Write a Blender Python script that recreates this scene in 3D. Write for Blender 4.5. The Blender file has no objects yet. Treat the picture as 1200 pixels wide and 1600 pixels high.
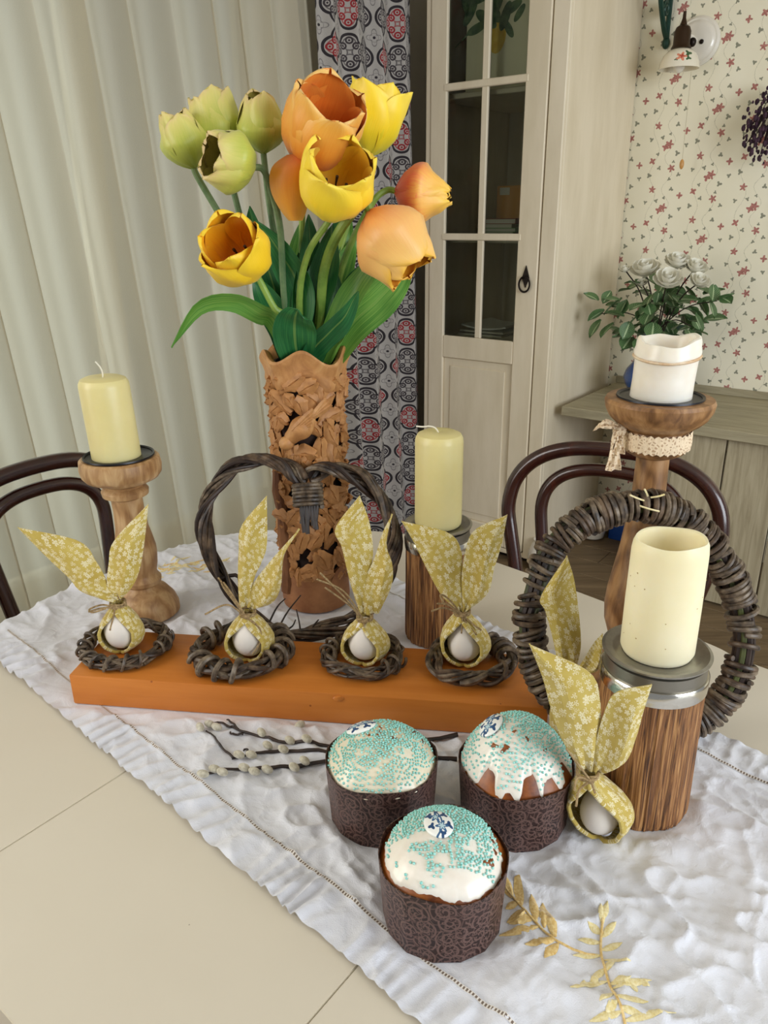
import bpy, bmesh, math, random
import numpy as np
from mathutils import Vector, Matrix

random.seed(7)
rng = np.random.default_rng(7)
SC = bpy.context.scene
COL = SC.collection
PI = math.pi

# ------------------------------------------------------------------ camera
FPX, PITCH, ROLL, CH = 1200.0, math.radians(21.2), math.radians(-0.74), 1.33
fw = np.array([0, math.cos(PITCH), -math.sin(PITCH)])
r0 = np.array([1.0, 0, 0]); u0 = np.cross(r0, fw)
rt = r0 * math.cos(ROLL) + u0 * math.sin(ROLL)
up = -r0 * math.sin(ROLL) + u0 * math.cos(ROLL)
CAM = np.array([0, 0, CH])
cd = bpy.data.cameras.new('camera'); cam = bpy.data.objects.new('camera', cd); COL.objects.link(cam)
cd.sensor_fit = 'VERTICAL'; cd.sensor_height = 36.0; cd.lens = FPX / 1600 * 36.0
cd.clip_start = 0.02
m = Matrix.Identity(4)
for i in range(3):
    m[i][0], m[i][1], m[i][2], m[i][3] = rt[i], up[i], -fw[i], CAM[i]
cam.matrix_world = m
SC.camera = cam

# room axes: s runs along the wallpapered wall, t runs towards it
RA = math.radians(37.6)
AX = np.array([math.cos(RA), -math.sin(RA), 0]); BX = np.array([math.sin(RA), math.cos(RA), 0])
def W(s, t, z=0.0): return AX * s + BX * t + np.array([0, 0, z])

# ------------------------------------------------------------------ world, daylight, exposure
wd = bpy.data.worlds.new('sky'); SC.world = wd; wd.use_nodes = True
bg = wd.node_tree.nodes['Background']
bg.inputs[0].default_value = (0.93, 0.96, 1.0, 1); bg.inputs[1].default_value = 0.36
def area(name, s, t, z, sx, sz, power, aim, col):
    l = bpy.data.lights.new(name, 'AREA'); l.shape = 'RECTANGLE'; l.size = sx; l.size_y = sz
    l.energy = power; l.color = col
    o = bpy.data.objects.new(name, l); COL.objects.link(o)
    p = W(s, t, z); o.location = p
    o.rotation_euler = (Vector(aim) - Vector(p)).to_track_quat('-Z', 'Y').to_euler()
area('daylight_curtained_window', -2.45, 0.55, 1.0, 2.2, 1.8, 32, W(0, 0.9, 0.9), (0.96, 0.98, 1.0))
area('daylight_near_window', -2.05, -1.05, 1.55, 1.5, 1.7, 70, W(-0.3, 0.5, 0.75), (1.0, 0.97, 0.93))
area('fill_right_side', 2.6, 0.6, 1.6, 2.0, 1.6, 106, W(-0.8, 2.0, 1.1), (0.88, 0.94, 1.0))  # fill lamp added on the open right side; no window stands there
vs = SC.view_settings
vs.view_transform = 'Standard'; vs.look = 'None'; vs.gamma = 1.0; vs.use_curve_mapping = False
vs.exposure = -0.26
cy = SC.cycles
cy.max_bounces = 8; cy.diffuse_bounces = 4; cy.glossy_bounces = 3; cy.transmission_bounces = 6; cy.transparent_max_bounces = 8
cy.caustics_reflective = False; cy.caustics_refractive = False

# ------------------------------------------------------------------ pixel helpers (where a thing stands)
def ray(x, y): return fw + (x - 600) / FPX * rt - (y - 800) / FPX * up
def PZ(x, y, z=0.752):
    d = ray(x, y); return CAM + d * ((z - CH) / d[2])
def PY(x, y, Y):
    d = ray(x, y); return CAM + d * (Y / d[1])
def PT(x, y, t):
    d = ray(x, y); return CAM + d * (t / (d @ BX))
def PS(x, y, s):
    d = ray(x, y); return CAM + d * (s / (d @ AX))
def PP(x, y, p0, n):
    d = ray(x, y); n = np.array(n, float); return CAM + d * (((np.array(p0) - CAM) @ n) / (d @ n))

# ------------------------------------------------------------------ noise
def _h(ix, iy, seed):
    v = np.sin(ix * 127.1 + iy * 311.7 + seed * 74.7) * 43758.5453
    return v - np.floor(v)
def vnoise(x, y, seed=0):
    x = np.asarray(x, float); y = np.asarray(y, float)
    ix = np.floor(x); iy = np.floor(y); fx = x - ix; fy = y - iy
    fx = fx * fx * (3 - 2 * fx); fy = fy * fy * (3 - 2 * fy)
    a = _h(ix, iy, seed); b = _h(ix + 1, iy, seed); c = _h(ix, iy + 1, seed); d = _h(ix + 1, iy + 1, seed)
    return (a * (1 - fx) + b * fx) * (1 - fy) + (c * (1 - fx) + d * fx) * fy
def fbm(x, y, seed=0, o=4):
    s = 0; a = .5
    for i in range(o):
        s = s + a * vnoise(x, y, seed + i * 13); x = x * 2.03; y = y * 2.03; a *= .5
    return s
def sstep(a, b, x):
    t = np.clip((np.asarray(x, float) - a) / (b - a), 0, 1); return t * t * (3 - 2 * t)

# ------------------------------------------------------------------ materials
def lin(c):
    return tuple((v / 255 / 12.92 if v / 255 <= 0.04045 else ((v / 255 + 0.055) / 1.055) ** 2.4) for v in c) + (1.0,)
class E:
    """a number or socket in a node tree, with arithmetic"""
    nt = None
    def __init__(s, v): s.v = v
    @staticmethod
    def op(o, *a):
        n = E.nt.nodes.new('ShaderNodeMath'); n.operation = o
        for i, x in enumerate(a):
            x = x.v if isinstance(x, E) else x
            if isinstance(x, (int, float)): n.inputs[i].default_value = x
            else: E.nt.links.new(x, n.inputs[i])
        return E(n.outputs[0])
    def __add__(s, o): return E.op('ADD', s, o)
    __radd__ = __add__
    def __sub__(s, o): return E.op('SUBTRACT', s, o)
    def __rsub__(s, o): return E.op('SUBTRACT', o, s)
    def __mul__(s, o): return E.op('MULTIPLY', s, o)
    __rmul__ = __mul__
    def __truediv__(s, o): return E.op('DIVIDE', s, o)
    def lt(s, o): return E.op('LESS_THAN', s, o)
    def gt(s, o): return E.op('GREATER_THAN', s, o)
    def abs(s): return E.op('ABSOLUTE', s)
    def floor(s): return E.op('FLOOR', s)
    def fract(s): return E.op('FRACT', s)
    def sin(s): return E.op('SINE', s)
    def cos(s): return E.op('COSINE', s)
    def sqrt(s): return E.op('SQRT', s)
    def min(s, o): return E.op('MINIMUM', s, o)
    def max(s, o): return E.op('MAXIMUM', s, o)
def elen(x, y): return (x * x + y * y).sqrt()
def eat(y, x): return E.op('ARCTAN2', y, x)

MATS = {}
class Mt:
    def __init__(s, name, rough=.6, metal=0, spec=.5, sss=0, trans=0, sheen=0, coat=0):
        s.m = bpy.data.materials.new(name); s.m.use_nodes = True; s.nt = s.m.node_tree; E.nt = s.nt
        s.b = s.nt.nodes['Principled BSDF']; MATS[name] = s.m
        I = s.b.inputs
        I['Roughness'].default_value = rough; I['Metallic'].default_value = metal
        I['Specular IOR Level'].default_value = spec
        if sss:
            I['Subsurface Weight'].default_value = sss; I['Subsurface Radius'].default_value = (.6, .5, .35); I['Subsurface Scale'].default_value = .012
        if trans: I['Transmission Weight'].default_value = trans
        if sheen: I['Sheen Weight'].default_value = sheen
        if coat: I['Coat Weight'].default_value = coat; I['Coat Roughness'].default_value = .12
    def n(s, t, **k):
        n = s.nt.nodes.new('ShaderNode' + t)
        for a, v in k.items():
            if a in n.inputs.keys(): n.inputs[a].default_value = v
            else: setattr(n, a, v)
        return n
    def l(s, a, b): s.nt.links.new(a.v if isinstance(a, E) else a, b)
    def coord(s, kind='Object', scale=(1, 1, 1), rot=(0, 0, 0)):
        c = s.n('TexCoord'); mp = s.n('Mapping'); mp.inputs['Scale'].default_value = scale; mp.inputs['Rotation'].default_value = rot
        s.l(c.outputs[kind], mp.inputs[0]); return mp.outputs[0]
    def noise(s, vec, scale=5, detail=4, rough=.55, dist=0):
        n = s.n('TexNoise'); n.inputs['Scale'].default_value = scale; n.inputs['Detail'].default_value = detail
        n.inputs['Roughness'].default_value = rough; n.inputs['Distortion'].default_value = dist
        s.l(vec, n.inputs['Vector']); return n.outputs['Fac']
    def ramp(s, fac, stops):
        r = s.n('ValToRGB'); e = r.color_ramp.elements
        while len(e) > 1: e.remove(e[-1])
        e[0].position, e[0].color = stops[0][0], lin(stops[0][1])
        for p, c in stops[1:]:
            k = e.new(p); k.color = lin(c)
        s.l(fac, r.inputs[0]); return r.outputs[0]
    def mix(s, fac, a, b, mode='MIX'):
        n = s.n('Mix', data_type='RGBA', blend_type=mode)
        if isinstance(fac, (int, float)): n.inputs[0].default_value = fac
        else: s.l(fac, n.inputs[0])
        for x, i in ((a, 6), (b, 7)):
            if isinstance(x, tuple): n.inputs[i].default_value = x if len(x) == 4 else lin(x)
            else: s.l(x, n.inputs[i])
        return n.outputs[2]
    def col(s, c):
        if isinstance(c, tuple): s.b.inputs['Base Color'].default_value = lin(c) if len(c) == 3 else c
        else: s.l(c, s.b.inputs['Base Color'])
        return s
    def bump(s, h, strength=.3, dist=.002):
        n = s.n('Bump'); n.inputs['Strength'].default_value = strength; n.inputs['Distance'].default_value = dist
        s.l(h, n.inputs['Height']); s.l(n.outputs[0], s.b.inputs['Normal']); return s
def plain(name, c, **k):
    M = Mt(name, **k); M.col(c); return M.m
def mottled(name, c1, c2, scale=20, stretch=(1, 1, 1), lo=.35, hi=.65, bump=0, bdist=.001, bscale=None, dist=0, c3=None, **k):
    M = Mt(name, **k); v = M.coord('Object', stretch)
    f = M.noise(v, scale, 5, .6, dist)
    st = [(lo, c1), (hi, c2)] if c3 is None else [(lo, c1), ((lo + hi) / 2, c2), (hi, c3)]
    M.col(M.ramp(f, st))
    if bump: M.bump(M.noise(v, bscale or scale * 2, 4) if bscale else f, bump, bdist)
    return M.m

# ------------------------------------------------------------------ mesh builders: each returns (verts, faces)
def merge(*gs):
    V = []; F = []; n = 0
    for v, f in gs:
        v = np.asarray(v, float); V.append(v); F += [tuple(i + n for i in q) for q in f]; n += len(v)
    return np.concatenate(V), F
def box(x0, x1, y0, y1, z0, z1):
    v = [(x, y, z) for z in (z0, z1) for y in (y0, y1) for x in (x0, x1)]
    return np.array(v, float), [(0, 2, 3, 1), (4, 5, 7, 6), (0, 1, 5, 4), (2, 6, 7, 3), (0, 4, 6, 2), (1, 3, 7, 5)]
def bbox(x0, x1, y0, y1, z0, z1, b=.002, seg=2):
    v, f = box(x0, x1, y0, y1, z0, z1); bm = bmesh.new()
    vs_ = [bm.verts.new(p) for p in v]; [bm.faces.new([vs_[i] for i in q]) for q in f]
    bmesh.ops.bevel(bm, geom=bm.edges[:], offset=b, segments=seg, affect='EDGES', profile=.5)
    V = np.array([q.co[:] for q in bm.verts]); bm.verts.index_update(); F = [tuple(q.index for q in p.verts) for p in bm.faces]
    bm.free(); return V, F
def grid(P, cu=False, cv=False):
    """P: (m, n, 3) points"""
    P = np.asarray(P, float); a, b = P.shape[:2]; F = []
    for i in range(a - (0 if cu else 1)):
        for j in range(b - (0 if cv else 1)):
            i2 = (i + 1) % a; j2 = (j + 1) % b
            F.append((i * b + j, i2 * b + j, i2 * b + j2, i * b + j2))
    return P.reshape(-1, 3), F
def smooth_path(pts, n):
    """Catmull-Rom through pts, n samples"""
    p = np.asarray(pts, float)
    if len(p) < 3:
        t = np.linspace(0, 1, n)[:, None]; return p[0] * (1 - t) + p[-1] * t
    q = np.vstack([2 * p[0] - p[1], p, 2 * p[-1] - p[-2]]); out = []
    for u in np.linspace(0, len(p) - 1 - 1e-9, n):
        i = int(u); t = u - i; a, b, c, d = q[i], q[i + 1], q[i + 2], q[i + 3]
        out.append(.5 * (2 * b + (c - a) * t + (2 * a - 5 * b + 4 * c - d) * t * t + (3 * b - a - 3 * c + d) * t ** 3))
    return np.array(out)
def frames(P, closed=False):
    T = np.gradient(P, axis=0)
    if closed: T = np.roll(P, -1, 0) - np.roll(P, 1, 0)
    T /= np.linalg.norm(T, axis=1)[:, None] + 1e-12
    a = np.array([0, 0, 1.0]) if abs(T[0][2]) < .9 else np.array([1.0, 0, 0])
    N = np.cross(T[0], a); N /= np.linalg.norm(N); Ns = []
    for t in T:
        N = N - t * (N @ t); N /= np.linalg.norm(N) + 1e-12; Ns.append(N)
    Ns = np.array(Ns); return T, Ns, np.cross(T, Ns)
def tube(P, r, k=8, closed=False, caps=True):
    P = np.asarray(P, float); n = len(P); r = np.broadcast_to(np.asarray(r, float), (n,))
    T, N, Bn = frames(P, closed); a = np.linspace(0, 2 * PI, k, endpoint=False)
    V = P[:, None] + r[:, None, None] * (np.cos(a)[None, :, None] * N[:, None] + np.sin(a)[None, :, None] * Bn[:, None])
    v, f = grid(V, cu=closed, cv=True)
    if caps and not closed:
        f = f + [tuple(range(k))[::-1], tuple(range((n - 1) * k, n * k))]
    return v, f
def lathe(prof, k=32, c=(0, 0, 0), caps=True):
    """prof: list of (r, z)"""
    a = np.linspace(0, 2 * PI, k, endpoint=False); p = np.array(prof, float)
    V = np.stack([p[:, 0:1] * np.cos(a), p[:, 0:1] * np.sin(a), np.repeat(p[:, 1:2], k, 1)], -1) + np.array(c)
    n = len(p); v, f = grid(V, cv=True)
    f = [q[::-1] for q in f]
    if caps:
        if p[0, 0] > 1e-6: f.append(tuple(range(k))[::-1])
        if p[-1, 0] > 1e-6: f.append(tuple(range((n - 1) * k, n * k)))
    return v, f
def blob(c, rx, ry, rz, k=12, m_=8):
    a = np.linspace(0, 2 * PI, k, endpoint=False); b = np.linspace(-PI / 2, PI / 2, m_)
    V = np.stack([rx * np.cos(b)[:, None] * np.cos(a), ry * np.cos(b)[:, None] * np.sin(a), rz * np.repeat(np.sin(b)[:, None], k, 1)], -1) + np.array(c)
    v, f = grid(V, cv=True); return v, [q[::-1] for q in f]
def shell(V, F, th):
    """thicken an open sheet by th on the back"""
    V = np.asarray(V, float); nrm = np.zeros_like(V)
    for q in F:
        a, b, c = V[q[0]], V[q[1]], V[q[2]]; n_ = np.cross(b - a, c - a)
        if len(q) == 4:
            n_ = n_ + np.cross(V[q[2]] - a, V[q[3]] - a)
        for i in q: nrm[i] += n_
    nrm /= np.linalg.norm(nrm, axis=1)[:, None] + 1e-12
    n = len(V); V2 = np.vstack([V, V - nrm * th]); F2 = list(F) + [tuple(i + n for i in q[::-1]) for q in F]
    cnt = {}
    for q in F:
        for i in range(len(q)):
            e = (q[i], q[(i + 1) % len(q)]); cnt[e] = 1
    for (a, b) in list(cnt):
        if (b, a) not in cnt: F2.append((b, a, a + n, b + n))
    return V2, F2
def prism(poly, z0, z1):
    n = len(poly); V = [(x, y, z0) for x, y in poly] + [(x, y, z1) for x, y in poly]
    return np.array(V, float), [tuple(range(n))[::-1], tuple(range(n, 2 * n))] + [(i, (i + 1) % n, (i + 1) % n + n, i + n) for i in range(n)]
def rotz(v, a):
    c, s = math.cos(a), math.sin(a); v = np.asarray(v, float)
    return np.stack([v[:, 0] * c - v[:, 1] * s, v[:, 0] * s + v[:, 1] * c, v[:, 2]], -1)
def xf(g, M):
    M = np.array(M); v = np.asarray(g[0], float); return v @ M[:3, :3].T + M[:3, 3], g[1]
def axis_mat(p, ax, roll=0.0):
    """local z along ax"""
    z = np.array(ax, float); z /= np.linalg.norm(z); a = np.array([0, 0, 1.0]) if abs(z[2]) < .95 else np.array([0, 1.0, 0])
    x = np.cross(a, z); x /= np.linalg.norm(x); y = np.cross(z, x)
    x, y = x * math.cos(roll) + y * math.sin(roll), y * math.cos(roll) - x * math.sin(roll)
    M = np.eye(4); M[:3, 0], M[:3, 1], M[:3, 2], M[:3, 3] = x, y, z, p; return M

# ------------------------------------------------------------------ objects
XF = {}
def thing(name, label, cat, loc=(0, 0, 0), rz=0.0, group=None, kind=None):
    o = bpy.data.objects.new(name, None); COL.objects.link(o); o.empty_display_size = .02
    o.location = loc; o.rotation_euler = (0, 0, rz); o['label'] = label; o['category'] = cat
    if group: o['group'] = group
    if kind: o['kind'] = kind
    XF[o.name] = (np.array(loc, float), rz); return o
def tag(o, label, cat, group=None):
    o['label'] = label; o['category'] = cat
    if group: o['group'] = group
    return o
def mk(name, g, mat, smooth=True, uv=None, sharp=35):
    V, F = g; me = bpy.data.meshes.new(name); me.from_pydata(np.asarray(V).tolist(), [], [tuple(int(i) for i in q) for q in F])
    if mat: me.materials.append(MATS[mat] if isinstance(mat, str) else mat)
    if uv is not None:
        l = me.uv_layers.new(name='UVMap'); idx = np.zeros(len(me.loops), int); me.loops.foreach_get('vertex_index', idx)
        l.data.foreach_set('uv', np.asarray(uv, float)[idx].ravel())
    if smooth:
        me.polygons.foreach_set('use_smooth', [True] * len(me.polygons))
        if sharp: me.set_sharp_from_angle(angle=math.radians(sharp))
    me.update(); return me
def part(name, g, mat, parent=None, world=True, smooth=True, uv=None, sharp=35, label=None, kind=None):
    """one mesh object; verts given in world space (world) or in the root's frame"""
    V, F = g; V = np.asarray(V, float)
    if parent is not None:
        loc, rz = XF[parent.name]
        if world: V = rotz(V - loc, -rz)
    o = bpy.data.objects.new(name, mk(name, (V, F), mat, smooth, uv, sharp)); COL.objects.link(o)
    if parent is not None: o.parent = parent; XF[o.name] = XF[parent.name]
    else: XF[o.name] = (np.zeros(3), 0.0)
    if label: o['label'] = label
    if kind: o['kind'] = kind
    return o
def inst(name, me, parent, M):
    """a part that shares a mesh; M is in the root's frame (4x4)"""
    o = bpy.data.objects.new(name, me); COL.objects.link(o); o.parent = parent; o.matrix_local = Matrix(np.array(M).tolist())
    XF[o.name] = XF[parent.name]; return o
def struct(name, g, mat, smooth=False, parent=None, **k):
    o = part(name, g, mat, parent, world=(parent is not None), smooth=smooth, **k)
    if parent is None: o['kind'] = 'structure'
    return o
def room(g):
    """room frame (s, t, z) to world"""
    return rotz(g[0], -RA), g[1]
# ------------------------------------------------------------------ material library
def uvxy(M):
    c = M.n('TexCoord'); s = M.n('SeparateXYZ'); M.l(c.outputs['UV'], s.inputs[0]); return E(s.outputs[0]), E(s.outputs[1]), c.outputs['UV']
def rosette(x, y, cx, cy, r, k=5, ph=0.0):
    dx, dy = x - cx, y - cy
    th = eat(dy, dx); return elen(dx, dy).lt((th * k + ph).cos() * (r * .28) + r * .74)

def m_wallpaper():
    M = Mt('wallpaper', rough=.75); x, y, uv = uvxy(M)
    # wobble
    nz = M.n('TexNoise', Scale=160.0); M.l(uv, nz.inputs['Vector']); sp = M.n('SeparateXYZ'); M.l(nz.outputs['Color'], sp.inputs[0])
    x = x + (E(sp.outputs[0]) - .5) * .006; y = y + (E(sp.outputs[1]) - .5) * .006
    tw, th = .165, .22
    ci = (x / tw).floor(); y = y + (ci * .5).fract() * th
    px = ((x / tw).fract() - .5) * tw; py = ((y / th).fract() - .5) * th
    red = None
    for i, (a, b, r, k) in enumerate([(.0, .02, .0105, 5), (-.014, .011, .009, 4), (.016, -.062, .0095, 5), (-.058, -.035, .0085, 4), (-.048, .085, .009, 5), (.058, .062, .008, 4)]):
        f = rosette(px, py, a, b, r * 1.5, k, i * 1.3); red = f if red is None else red.max(f)
    gr = None
    for i, (a, b, r) in enumerate([(.032, -.012, .0075), (.045, -.085, .006), (.024, .085, .0065), (-.03, -.06, .006), (-.028, .045, .006), (.062, .015, .006), (-.07, .04, .006), (-.066, -.085, .007), (.012, -.1, .005), (.022, -.04, .0045), (.0, .055, .0045), (-.04, -.012, .005)]):
        f = rosette(px, py, a, b, r * 1.35, 3, i * .9); gr = f if gr is None else gr.max(f)
    st = (px - (y * 57).sin() * .016 - .004).abs().lt(.0008).max((px + (y * 41).sin() * .014 + .05).abs().lt(.0007))
    base = M.ramp(M.noise(uv, 6, 3), [(.3, (240, 233, 208)), (.7, (244, 238, 216))])
    c = M.mix(st * .4, base, (120, 120, 90))
    c = M.mix(gr * .8, c, (100, 104, 84))
    c = M.mix(red * .9, c, M.ramp(M.noise(uv, 180, 2), [(.35, (142, 62, 60)), (.65, (192, 116, 108))]))
    M.col(c)
m_wallpaper()

def m_drape():
    M = Mt('printed_drape', rough=.85, sheen=.2); x, y, uv = uvxy(M); S = .118
    x = x / S; y = y / S
    ci, cj = x.floor(), y.floor(); px, py = x.fract() - .5, y.fract() - .5
    # four-lobed medallion round each cell centre
    d = None; ring = None; spiral = None
    for a, b in ((.2, .0), (-.2, .0), (.0, .2), (.0, -.2)):
        dx, dy = px - a, py - b; l = elen(dx, dy)
        d = l if d is None else d.min(l)
    d = d - .235                      # <0 inside
    for a, b, sg in ((.15, .15, 1), (-.15, .15, -1), (.15, -.15, -1), (-.15, -.15, 1), (.0, .29, 1), (.0, -.29, -1), (.29, .0, -1), (-.29, .0, 1)):
        dx, dy = px - a, py - b; l = elen(dx, dy)
        f = (l - .072).abs().lt(.022).max(l.lt(.026)); ring = f if ring is None else ring.max(f)
    # flower diamonds round the cell corners
    qx, qy = (x - .5).fract() - .5 , (y - .5).fract() - .5
    qr = elen(qx, qy); qt = eat(qy, qx)
    pet = ((qt * 4).cos() * .06 + .15)
    flo = (qr - pet).abs().lt(.014).max((qr - .11).abs().lt(.008) * .6)
    dot = qr.lt(.035)
    line = d.abs().lt(.034); line2 = (d + .085).abs().lt(.016)
    inside = d.lt(-.03)
    redcell = ((ci + cj * 2) / 3).fract().lt(.3)
    base = M.ramp(M.noise(M.coord('UV', (400, 400, 1)), 1.5, 2), [(.3, (162, 156, 150)), (.7, (184, 178, 172))])
    c = M.mix(flo * (1 - inside) * .75, base, (95, 90, 92))
    c = M.mix(line2 * .8, c, M.mix(redcell, (70, 62, 66), (150, 40, 44)))
    c = M.mix(ring * inside, c, M.mix(redcell, (58, 50, 54), (148, 34, 40)))
    c = M.mix(dot, c, (40, 34, 40))
    c = M.mix(line, c, (38, 31, 36))
    M.col(c)
m_drape()

def m_sheer():
    M = Mt('sheer_fabric', rough=.9); nt = M.nt
    out = nt.nodes['Material Output']; d = M.n('BsdfDiffuse'); t = M.n('BsdfTranslucent'); tr = M.n('BsdfTransparent')
    v = M.coord('UV', (900, 900, 1)); f = M.noise(v, 1.0, 2)
    cc = M.ramp(f, [(.3, (222, 214, 194)), (.7, (234, 228, 210))])
    M.l(cc, d.inputs[0]); M.l(cc, t.inputs[0])
    m1 = M.n('MixShader'); m1.inputs[0].default_value = .5; M.l(d.outputs[0], m1.inputs[1]); M.l(t.outputs[0], m1.inputs[2])
    m2 = M.n('MixShader'); m2.inputs[0].default_value = .14; M.l(m1.outputs[0], m2.inputs[1]); M.l(tr.outputs[0], m2.inputs[2])
    M.l(m2.outputs[0], out.inputs[0])
m_sheer()

def m_napkin():
    M = Mt('mustard_napkin', rough=.85, sheen=.15); c = M.n('TexCoord')
    vo = M.n('TexVoronoi', voronoi_dimensions='2D', feature='F1'); vo.inputs['Scale'].default_value = 150; vo.inputs['Randomness'].default_value = .8
    M.l(c.outputs['UV'], vo.inputs['Vector'])
    sub = M.n('VectorMath', operation='SUBTRACT'); sc_ = M.n('VectorMath', operation='SCALE'); sc_.inputs['Scale'].default_value = 1.0
    M.l(c.outputs['UV'], sub.inputs[0]); M.l(vo.outputs['Position'], sub.inputs[1])
    sp = M.n('SeparateXYZ'); M.l(sub.outputs[0], sp.inputs[0]); x, y = E(sp.outputs[0]) * 150, E(sp.outputs[1]) * 150
    s2 = M.n('SeparateColor'); M.l(vo.outputs['Color'], s2.inputs[0]); rnd = E(s2.outputs[0])
    r = elen(x, y); th = eat(y, x)
    k = (th * 5 + rnd * 6).cos() * .12 + (rnd * .26 + .16)
    fl = r.lt(k) * (1 - r.lt(.07)) * (1 - (r - k * .62).abs().lt(.025)); lf = (r - .4).abs().lt(.035) * ((th * 3 + rnd * 9).cos().gt(.35))
    wv = M.noise(M.coord('UV', (1, 1, 1)), 40, 3)
    base = M.ramp(wv, [(.3, (178, 152, 64)), (.7, (198, 176, 92))])
    M.col(M.mix((fl * .7).max(lf * .5), base, (240, 234, 205)))
    M.bump(M.noise(M.coord('UV', (1, 1, 1)), 900, 2), .15, .0005)
m_napkin()

def m_paper():
    M = Mt('brown_baking_paper', rough=.42, spec=.4); c = M.n('TexCoord'); SCL = 60
    vo = M.n('TexVoronoi', voronoi_dimensions='2D', feature='F1'); vo.inputs['Scale'].default_value = SCL; vo.inputs['Randomness'].default_value = .9
    M.l(c.outputs['UV'], vo.inputs['Vector']); sub = M.n('VectorMath', operation='SUBTRACT')
    M.l(c.outputs['UV'], sub.inputs[0]); M.l(vo.outputs['Position'], sub.inputs[1])
    sp = M.n('SeparateXYZ'); M.l(sub.outputs[0], sp.inputs[0]); x, y = E(sp.outputs[0]) * SCL, E(sp.outputs[1]) * SCL
    s2 = M.n('SeparateColor'); M.l(vo.outputs['Color'], s2.inputs[0]); rnd = E(s2.outputs[0])
    r = elen(x, y); th = eat(y, x)
    sw = (th + r * 19 * (rnd.gt(.5) * 2 - 1) + rnd * 6).sin().gt(.55) * r.gt(.05)
    pet = (r - (th * 6).cos() * .1 - .33).abs().lt(.04)
    v2 = M.n('TexVoronoi', voronoi_dimensions='2D', feature='DISTANCE_TO_EDGE'); v2.inputs['Scale'].default_value = SCL * 2.1; M.l(c.outputs['UV'], v2.inputs['Vector'])
    vein = E(v2.outputs['Distance']).lt(.07)
    f = sw.max(pet).max(vein * .6)
    base = M.ramp(M.noise(M.coord('UV'), 30, 2), [(.3, (34, 18, 16)), (.7, (50, 27, 23))])
    M.col(M.mix(f * .7, base, (116, 88, 80)))
m_paper()

def m_wood(name, c1, c2, c3, scale=14, stretch=(1, 1, 8), rough=.5, ring=0, coat=0, bump=.2, lo=.25):
    M = Mt(name, rough=rough, coat=coat); v = M.coord('Object', stretch)
    f = M.noise(v, scale, 6, .6, 1.2)
    if ring:
        wv = M.n('TexWave', wave_type='RINGS'); wv.inputs['Scale'].default_value = ring; wv.inputs['Distortion'].default_value = 9; wv.inputs['Detail'].default_value = 3; wv.inputs['Detail Scale'].default_value = 1.5
        M.l(M.coord('Object', (1, 1, .35), (1.2, .2, 0)), wv.inputs[0]); f = M.mix(.22, f, wv.outputs['Fac'])
    M.col(M.ramp(f, [(lo, c1), (.5, c2), (1 - lo, c3)])); M.bump(f, bump, .001); return M
m_wood('mango_wood', (92, 60, 33), (142, 101, 61), (180, 138, 92), 75, (1, 1, .22), .42, ring=20)
m_wood('mango_wood_pale', (140, 100, 62), (176, 136, 90), (206, 172, 126), 75, (1, 1, .22), .45, ring=20)
m_wood('trunk_bark', (66, 38, 18), (132, 86, 46), (184, 136, 84), 330, (1, 1, .035), .6, bump=.9, lo=.37)
m_wood('bentwood', (38, 14, 10), (54, 22, 15), (70, 30, 19), 30, (1, 1, .3), .25, coat=.5, bump=.05)
m_wood('floor_oak', (92, 74, 52), (118, 98, 72), (140, 118, 88), 10, (.25, 3, 1), .5)
m_wood('desk_plank', (140, 130, 104), (164, 154, 126), (184, 174, 146), 10, (.4, 4, 4), .6)
m_wood('desk_panel', (146, 134, 106), (176, 164, 136), (194, 184, 156), 10, (5, 4, .4), .65)
m_wood('terracotta', (144, 92, 50), (186, 132, 78), (214, 166, 108), 30, (1, 1, 1), .55, bump=.12)
mottled('terracotta_recess_shade', (26, 12, 7), (50, 25, 13), 40, rough=.8)  # near-black brown, paints shade into the recesses behind the carved leaves
mottled('terracotta_base', (132, 82, 48), (172, 118, 74), 22, rough=.55, bump=.1)
mottled('vase_bark', (96, 56, 30), (150, 100, 60), 60, (1, 1, .2), rough=.7, bump=.6)
mottled('twig', (42, 32, 25), (92, 77, 61), 70, (1, 1, 1), rough=.48, c3=(130, 114, 94), bump=.5, bdist=.0006)
mottled('twig_brown', (36, 25, 19), (72, 56, 43), 70, rough=.46, c3=(108, 88, 68), bump=.5, bdist=.0006)
mottled('twig_green', (44, 44, 26), (92, 98, 52), 40, rough=.5)
mottled('twig_dark', (30, 20, 17), (58, 42, 34), 50, rough=.5)
mottled('jute', (126, 102, 68), (176, 150, 108), 300, rough=.9, bump=.6, bdist=.0004)
mottled('catkin', (176, 168, 146), (214, 208, 190), 260, rough=.95, sheen=.6, bump=.8, bdist=.0006)

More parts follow.
